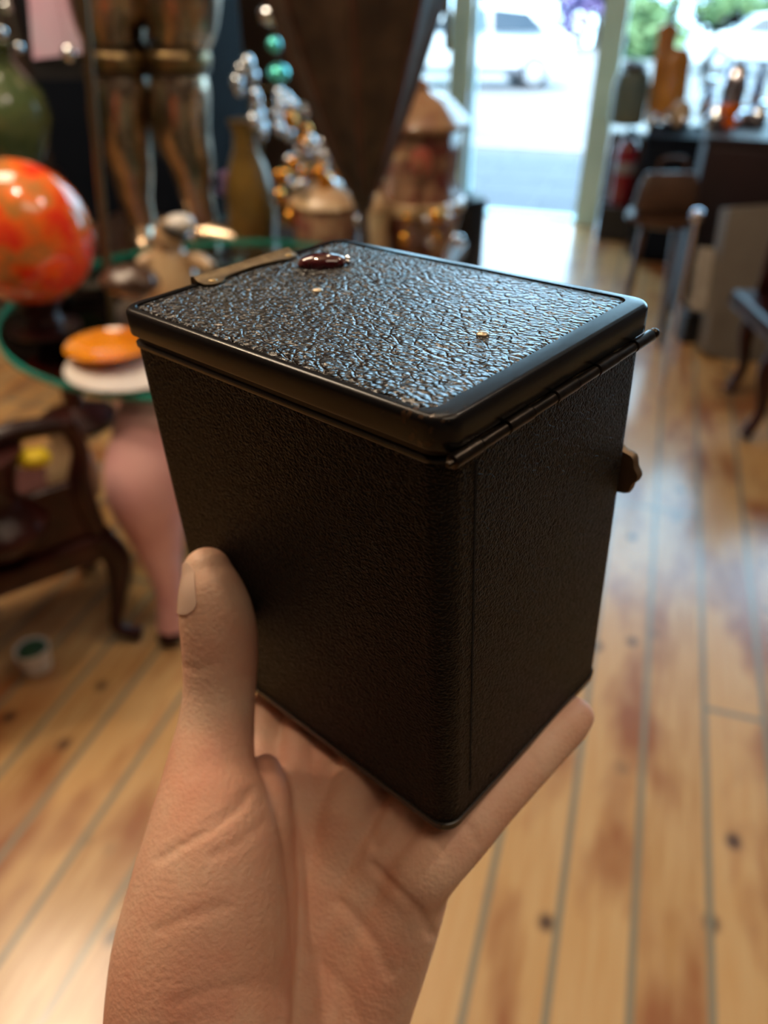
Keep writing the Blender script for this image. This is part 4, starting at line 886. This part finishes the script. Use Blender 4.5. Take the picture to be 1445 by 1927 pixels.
def lr(y, xl, xr, d, rd): return ((xl+xr)/2, y, d, (xr-xl)/2/F*d, rd)
THUMB = [lr(1072, 343, 436, 0.2335, 0.0070), lr(1105, 337, 457, 0.2330, 0.0090), lr(1145, 336, 474, 0.2335, 0.0098), lr(1190, 340, 484, 0.2350, 0.0103), lr(1240, 344, 486, 0.2370, 0.0106), lr(1300, 345, 481, 0.2385, 0.0108), lr(1370, 334, 479, 0.2380, 0.0115), lr(1440, 313, 482, 0.2350, 0.0130),
         lr(1510, 290, 505, 0.2310, 0.0155), lr(1590, 268, 528, 0.2270, 0.0180), lr(1680, 243, 540, 0.2240, 0.0195), lr(1780, 217, 547, 0.2220, 0.0205), lr(1870, 205, 548, 0.2210, 0.0210), lr(1960, 200, 540, 0.2210, 0.0215), lr(2100, 205, 545, 0.2230, 0.0220), lr(2300, 210, 600, 0.2300, 0.0250), lr(2700, 160, 640, 0.2500, 0.0280)]
bm = NB(); limb(bm, THUMB)
# web of skin between thumb and palm
limb(bm, [(500, 1448, 0.2440, 0.0050, 0.0070), (512, 1500, 0.2420, 0.0060, 0.0090), (516, 1580, 0.2400, 0.0062, 0.0110), (520, 1680, 0.2380, 0.0062, 0.0120), (518, 1800, 0.2360, 0.0062, 0.0130), (500, 1950, 0.2340, 0.0080, 0.0150)])
# palm: one limb per metacarpal, fused by the remesh
limb(bm, [(790, 1648, 0.2330, 0.0100, 0.0098), (752, 1735, 0.2370, 0.0125, 0.0110), (716, 1820, 0.2400, 0.0140, 0.0120), (686, 1910, 0.2420, 0.0145, 0.0130), (650, 2050, 0.2430, 0.0170, 0.0150), (560, 2350, 0.2450, 0.0220, 0.0180)])
limb(bm, [(735, 1600, 0.2400, 0.0100, 0.0092), (690, 1700, 0.2420, 0.0115, 0.0095), (650, 1800, 0.2440, 0.0120, 0.0100), (610, 1950, 0.2440, 0.0150, 0.0130), (540, 2300, 0.2450, 0.0200, 0.0160)])
limb(bm, [(660, 1540, 0.2470, 0.0105, 0.0092), (630, 1650, 0.2470, 0.0115, 0.0092), (590, 1780, 0.2460, 0.0120, 0.0100), (540, 1950, 0.2440, 0.0160, 0.0130), (500, 2250, 0.2440, 0.0200, 0.0160)])
limb(bm, [(585, 1500, 0.2540, 0.0105, 0.0090), (570, 1600, 0.2510, 0.0120, 0.0092), (545, 1720, 0.2480, 0.0140, 0.0100), (500, 1900, 0.2430, 0.0170, 0.0130)])
# fingers: little finger along the lower right edge, the others under the box
limb(bm, [(745, 1720, 0.2380, 0.0110, 0.0090), (800, 1640, 0.2300, 0.0098, 0.0086), (868, 1568, 0.2320, 0.0090, 0.0080), (925, 1503, 0.2370, 0.0086, 0.0078), (985, 1440, 0.2440, 0.0083, 0.0075), (1030, 1394, 0.2500, 0.0080, 0.0072), (1066, 1362, 0.2545, 0.0074, 0.0068), (1083, 1346, 0.2565, 0.0064, 0.0060)], k=5)
limb(bm, [(700, 1680, 0.2420, 0.0100, 0.0090), (755, 1570, 0.2390, 0.0095, 0.0085), (820, 1470, 0.2450, 0.0092, 0.0084), (890, 1380, 0.2550, 0.0088, 0.0080), (960, 1290, 0.2680, 0.0084, 0.0078), (1000, 1230, 0.2770, 0.0078, 0.0072)], k=5)
limb(bm, [(640, 1620, 0.2470, 0.0100, 0.0090), (670, 1500, 0.2460, 0.0096, 0.0088), (720, 1390, 0.2560, 0.0092, 0.0084), (790, 1280, 0.2710, 0.0088, 0.0080), (860, 1180, 0.2890, 0.0080, 0.0074)], k=5)
limb(bm, [(618, 1520, 0.2500, 0.0090, 0.0070), (624, 1450, 0.2535, 0.0095, 0.0070), (640, 1370, 0.2670, 0.0095, 0.0070)], k=5)
limb(bm, [(600, 1620, 0.2540, 0.0120, 0.0080), (615, 1500, 0.2590, 0.0130, 0.0080), (630, 1380, 0.2760, 0.0130, 0.0080), (660, 1300, 0.2880, 0.0120, 0.0080)], k=5)
limb(bm, [(520, 1640, 0.2500, 0.0100, 0.0090), (505, 1500, 0.2540, 0.0098, 0.0090), (505, 1400, 0.2680, 0.0095, 0.0085), (530, 1310, 0.2800, 0.0090, 0.0080)], k=5)
limb(bm, [(575, 1580, 0.2510, 0.0100, 0.0090), (575, 1470, 0.2540, 0.0100, 0.0086), (585, 1370, 0.2680, 0.0095, 0.0082), (640, 1260, 0.2850, 0.0086, 0.0078), (700, 1170, 0.3010, 0.0080, 0.0072)], k=5)
bmesh.ops.recalc_face_normals(bm, faces=bm.faces[:])
me = bpy.data.meshes.new('hand_raw'); bm.to_mesh(me); bm.free(); ho = bpy.data.objects.new('hand_raw', me); C.objects.link(ho)
rm = ho.modifiers.new('remesh', 'REMESH'); rm.mode = 'VOXEL'; rm.voxel_size = 0.0011; rm.adaptivity = 0
sm = ho.modifiers.new('smooth', 'SMOOTH'); sm.iterations = 7; sm.factor = 0.5
dg = bpy.context.evaluated_depsgraph_get(); ev = ho.evaluated_get(dg)
me2 = bpy.data.meshes.new_from_object(ev); me2.name = 'hand'; bpy.data.objects.remove(ho)
# skin creases pressed into the surface
CRE = [  # (pixel polyline, half width px, depth m, (min depth, max depth))
    ([(300, 1618), (340, 1592), (400, 1560), (449, 1524), (472, 1490)], 8, 0.00055, (0, 0.232)),
    ([(400, 1612), (450, 1588), (495, 1548)], 10, 0.0003, (0, 0.232)), ([(380, 1552), (425, 1530), (460, 1490)], 7, 0.00025, (0, 0.232)),
    ([(345, 1255), (372, 1264), (392, 1252)], 7, 0.00022, (0, 0.24)), ([(440, 1276), (480, 1272)], 6, 0.0002, (0, 0.24)),
    ([(300, 1752), (345, 1728), (420, 1706)], 13, 0.0003, (0, 0.232)), ([(330, 1888), (400, 1862), (470, 1850)], 12, 0.00025, (0, 0.232)),
    ([(700, 1628), (740, 1668), (785, 1712), (812, 1758)], 9, 0.0009, (0.2, 0.30)),
    ([(640, 1700), (668, 1725), (705, 1775), (731, 1831)], 12, 0.0006, (0.2, 0.30)),
    ([(706, 1590), (728, 1562), (752, 1535)], 9, 0.0009, (0.2, 0.30)), ([(590, 1800), (650, 1860), (680, 1927)], 14, 0.0004, (0.2, 0.30)),
    ([(860, 1535), (885, 1560), (896, 1585)], 7, 0.0004, (0.2, 0.30)), ([(985, 1400), (1010, 1440)], 7, 0.00035, (0.2, 0.30))]
fwd = VIEW; rt = Vector((1, 0, 0)); dn = dirw(0, 1, 0)
for v in me2.vertices:
    w = v.co-CAM; d = w.dot(fwd)
    if d < 0.05: continue
    n = v.normal
    if n.dot(w) > 0: continue
    px = 722.5+F*w.dot(rt)/d; py = 963.5+F*w.dot(dn)/d; disp = 0.0
    for pl, hw, dep, (d0, d1) in CRE:
        if not (d0 < d < d1): continue
        best = 1e9
        for (xa, ya), (xb, yb) in zip(pl, pl[1:]):
            vx_, vy_ = xb-xa, yb-ya; t_ = max(0, min(1, ((px-xa)*vx_+(py-ya)*vy_)/(vx_*vx_+vy_*vy_)))
            best = min(best, math.hypot(px-xa-t_*vx_, py-ya-t_*vy_))
        if best < hw*3: disp += dep*math.exp(-(best/hw)**2)
    if disp: v.co -= n*disp
hand = bpy.data.objects.new('hand', me2); C.objects.link(hand)
orig = P(640, 1950, 0.24)
for v in me2.vertices: v.co -= orig
hand.location = orig
me2.materials.clear(); me2.materials.append(M['skin'])
for p_ in me2.polygons: p_.use_smooth = True
tag(hand, 'bare left hand holding up the black box, thumb against its side', 'hand')
# thumbnail, wrapped on the outer side of the thumb
S_ = stations(THUMB, 6); bm = NB(); rows = []
i0, i1 = 0, 17
for i in range(-2, 12):
    ii = max(i, 0); c, t_, A, B = ringframe(S_, ii); rw, rd = S_[ii][3:5]
    if i < 0: c = c - t_*0.0016*(-i); q = 1-0.05*(-i)**1.4; rw *= q; rd *= q
    f_ = (i+2)/13.0
    half = math.radians(50)*(1.0-max(0, (abs(f_-0.5)-0.25)/0.25)**3*0.45)
    # which side is the image's left?
    sgn = -1 if A.x > 0 else 1
    row = []
    for j in range(13):
        an = -half+2*half*j/12 + math.radians(12)
        ca, sa = math.cos(an), math.sin(an)
        cam_side = -1 if B.dot(fwd) > 0 else 1
        row.append(c + A*sgn*ca*(rw+0.00024) + B*cam_side*sa*(rd+0.00024))
    rows.append(row)
vv = [[bm.verts.new(p) for p in r] for r in rows]
for a, b in zip(vv, vv[1:]):
    for j in range(12): bm.faces.new((a[j], a[j+1], b[j+1], b[j]))
bmesh.ops.recalc_face_normals(bm, faces=bm.faces[:])
bmesh.ops.solidify(bm, geom=bm.faces[:], thickness=0.0004)
nl = obj('thumbnail', bm, M['nail'], hand); nl['label'] = 'short pale thumbnail'
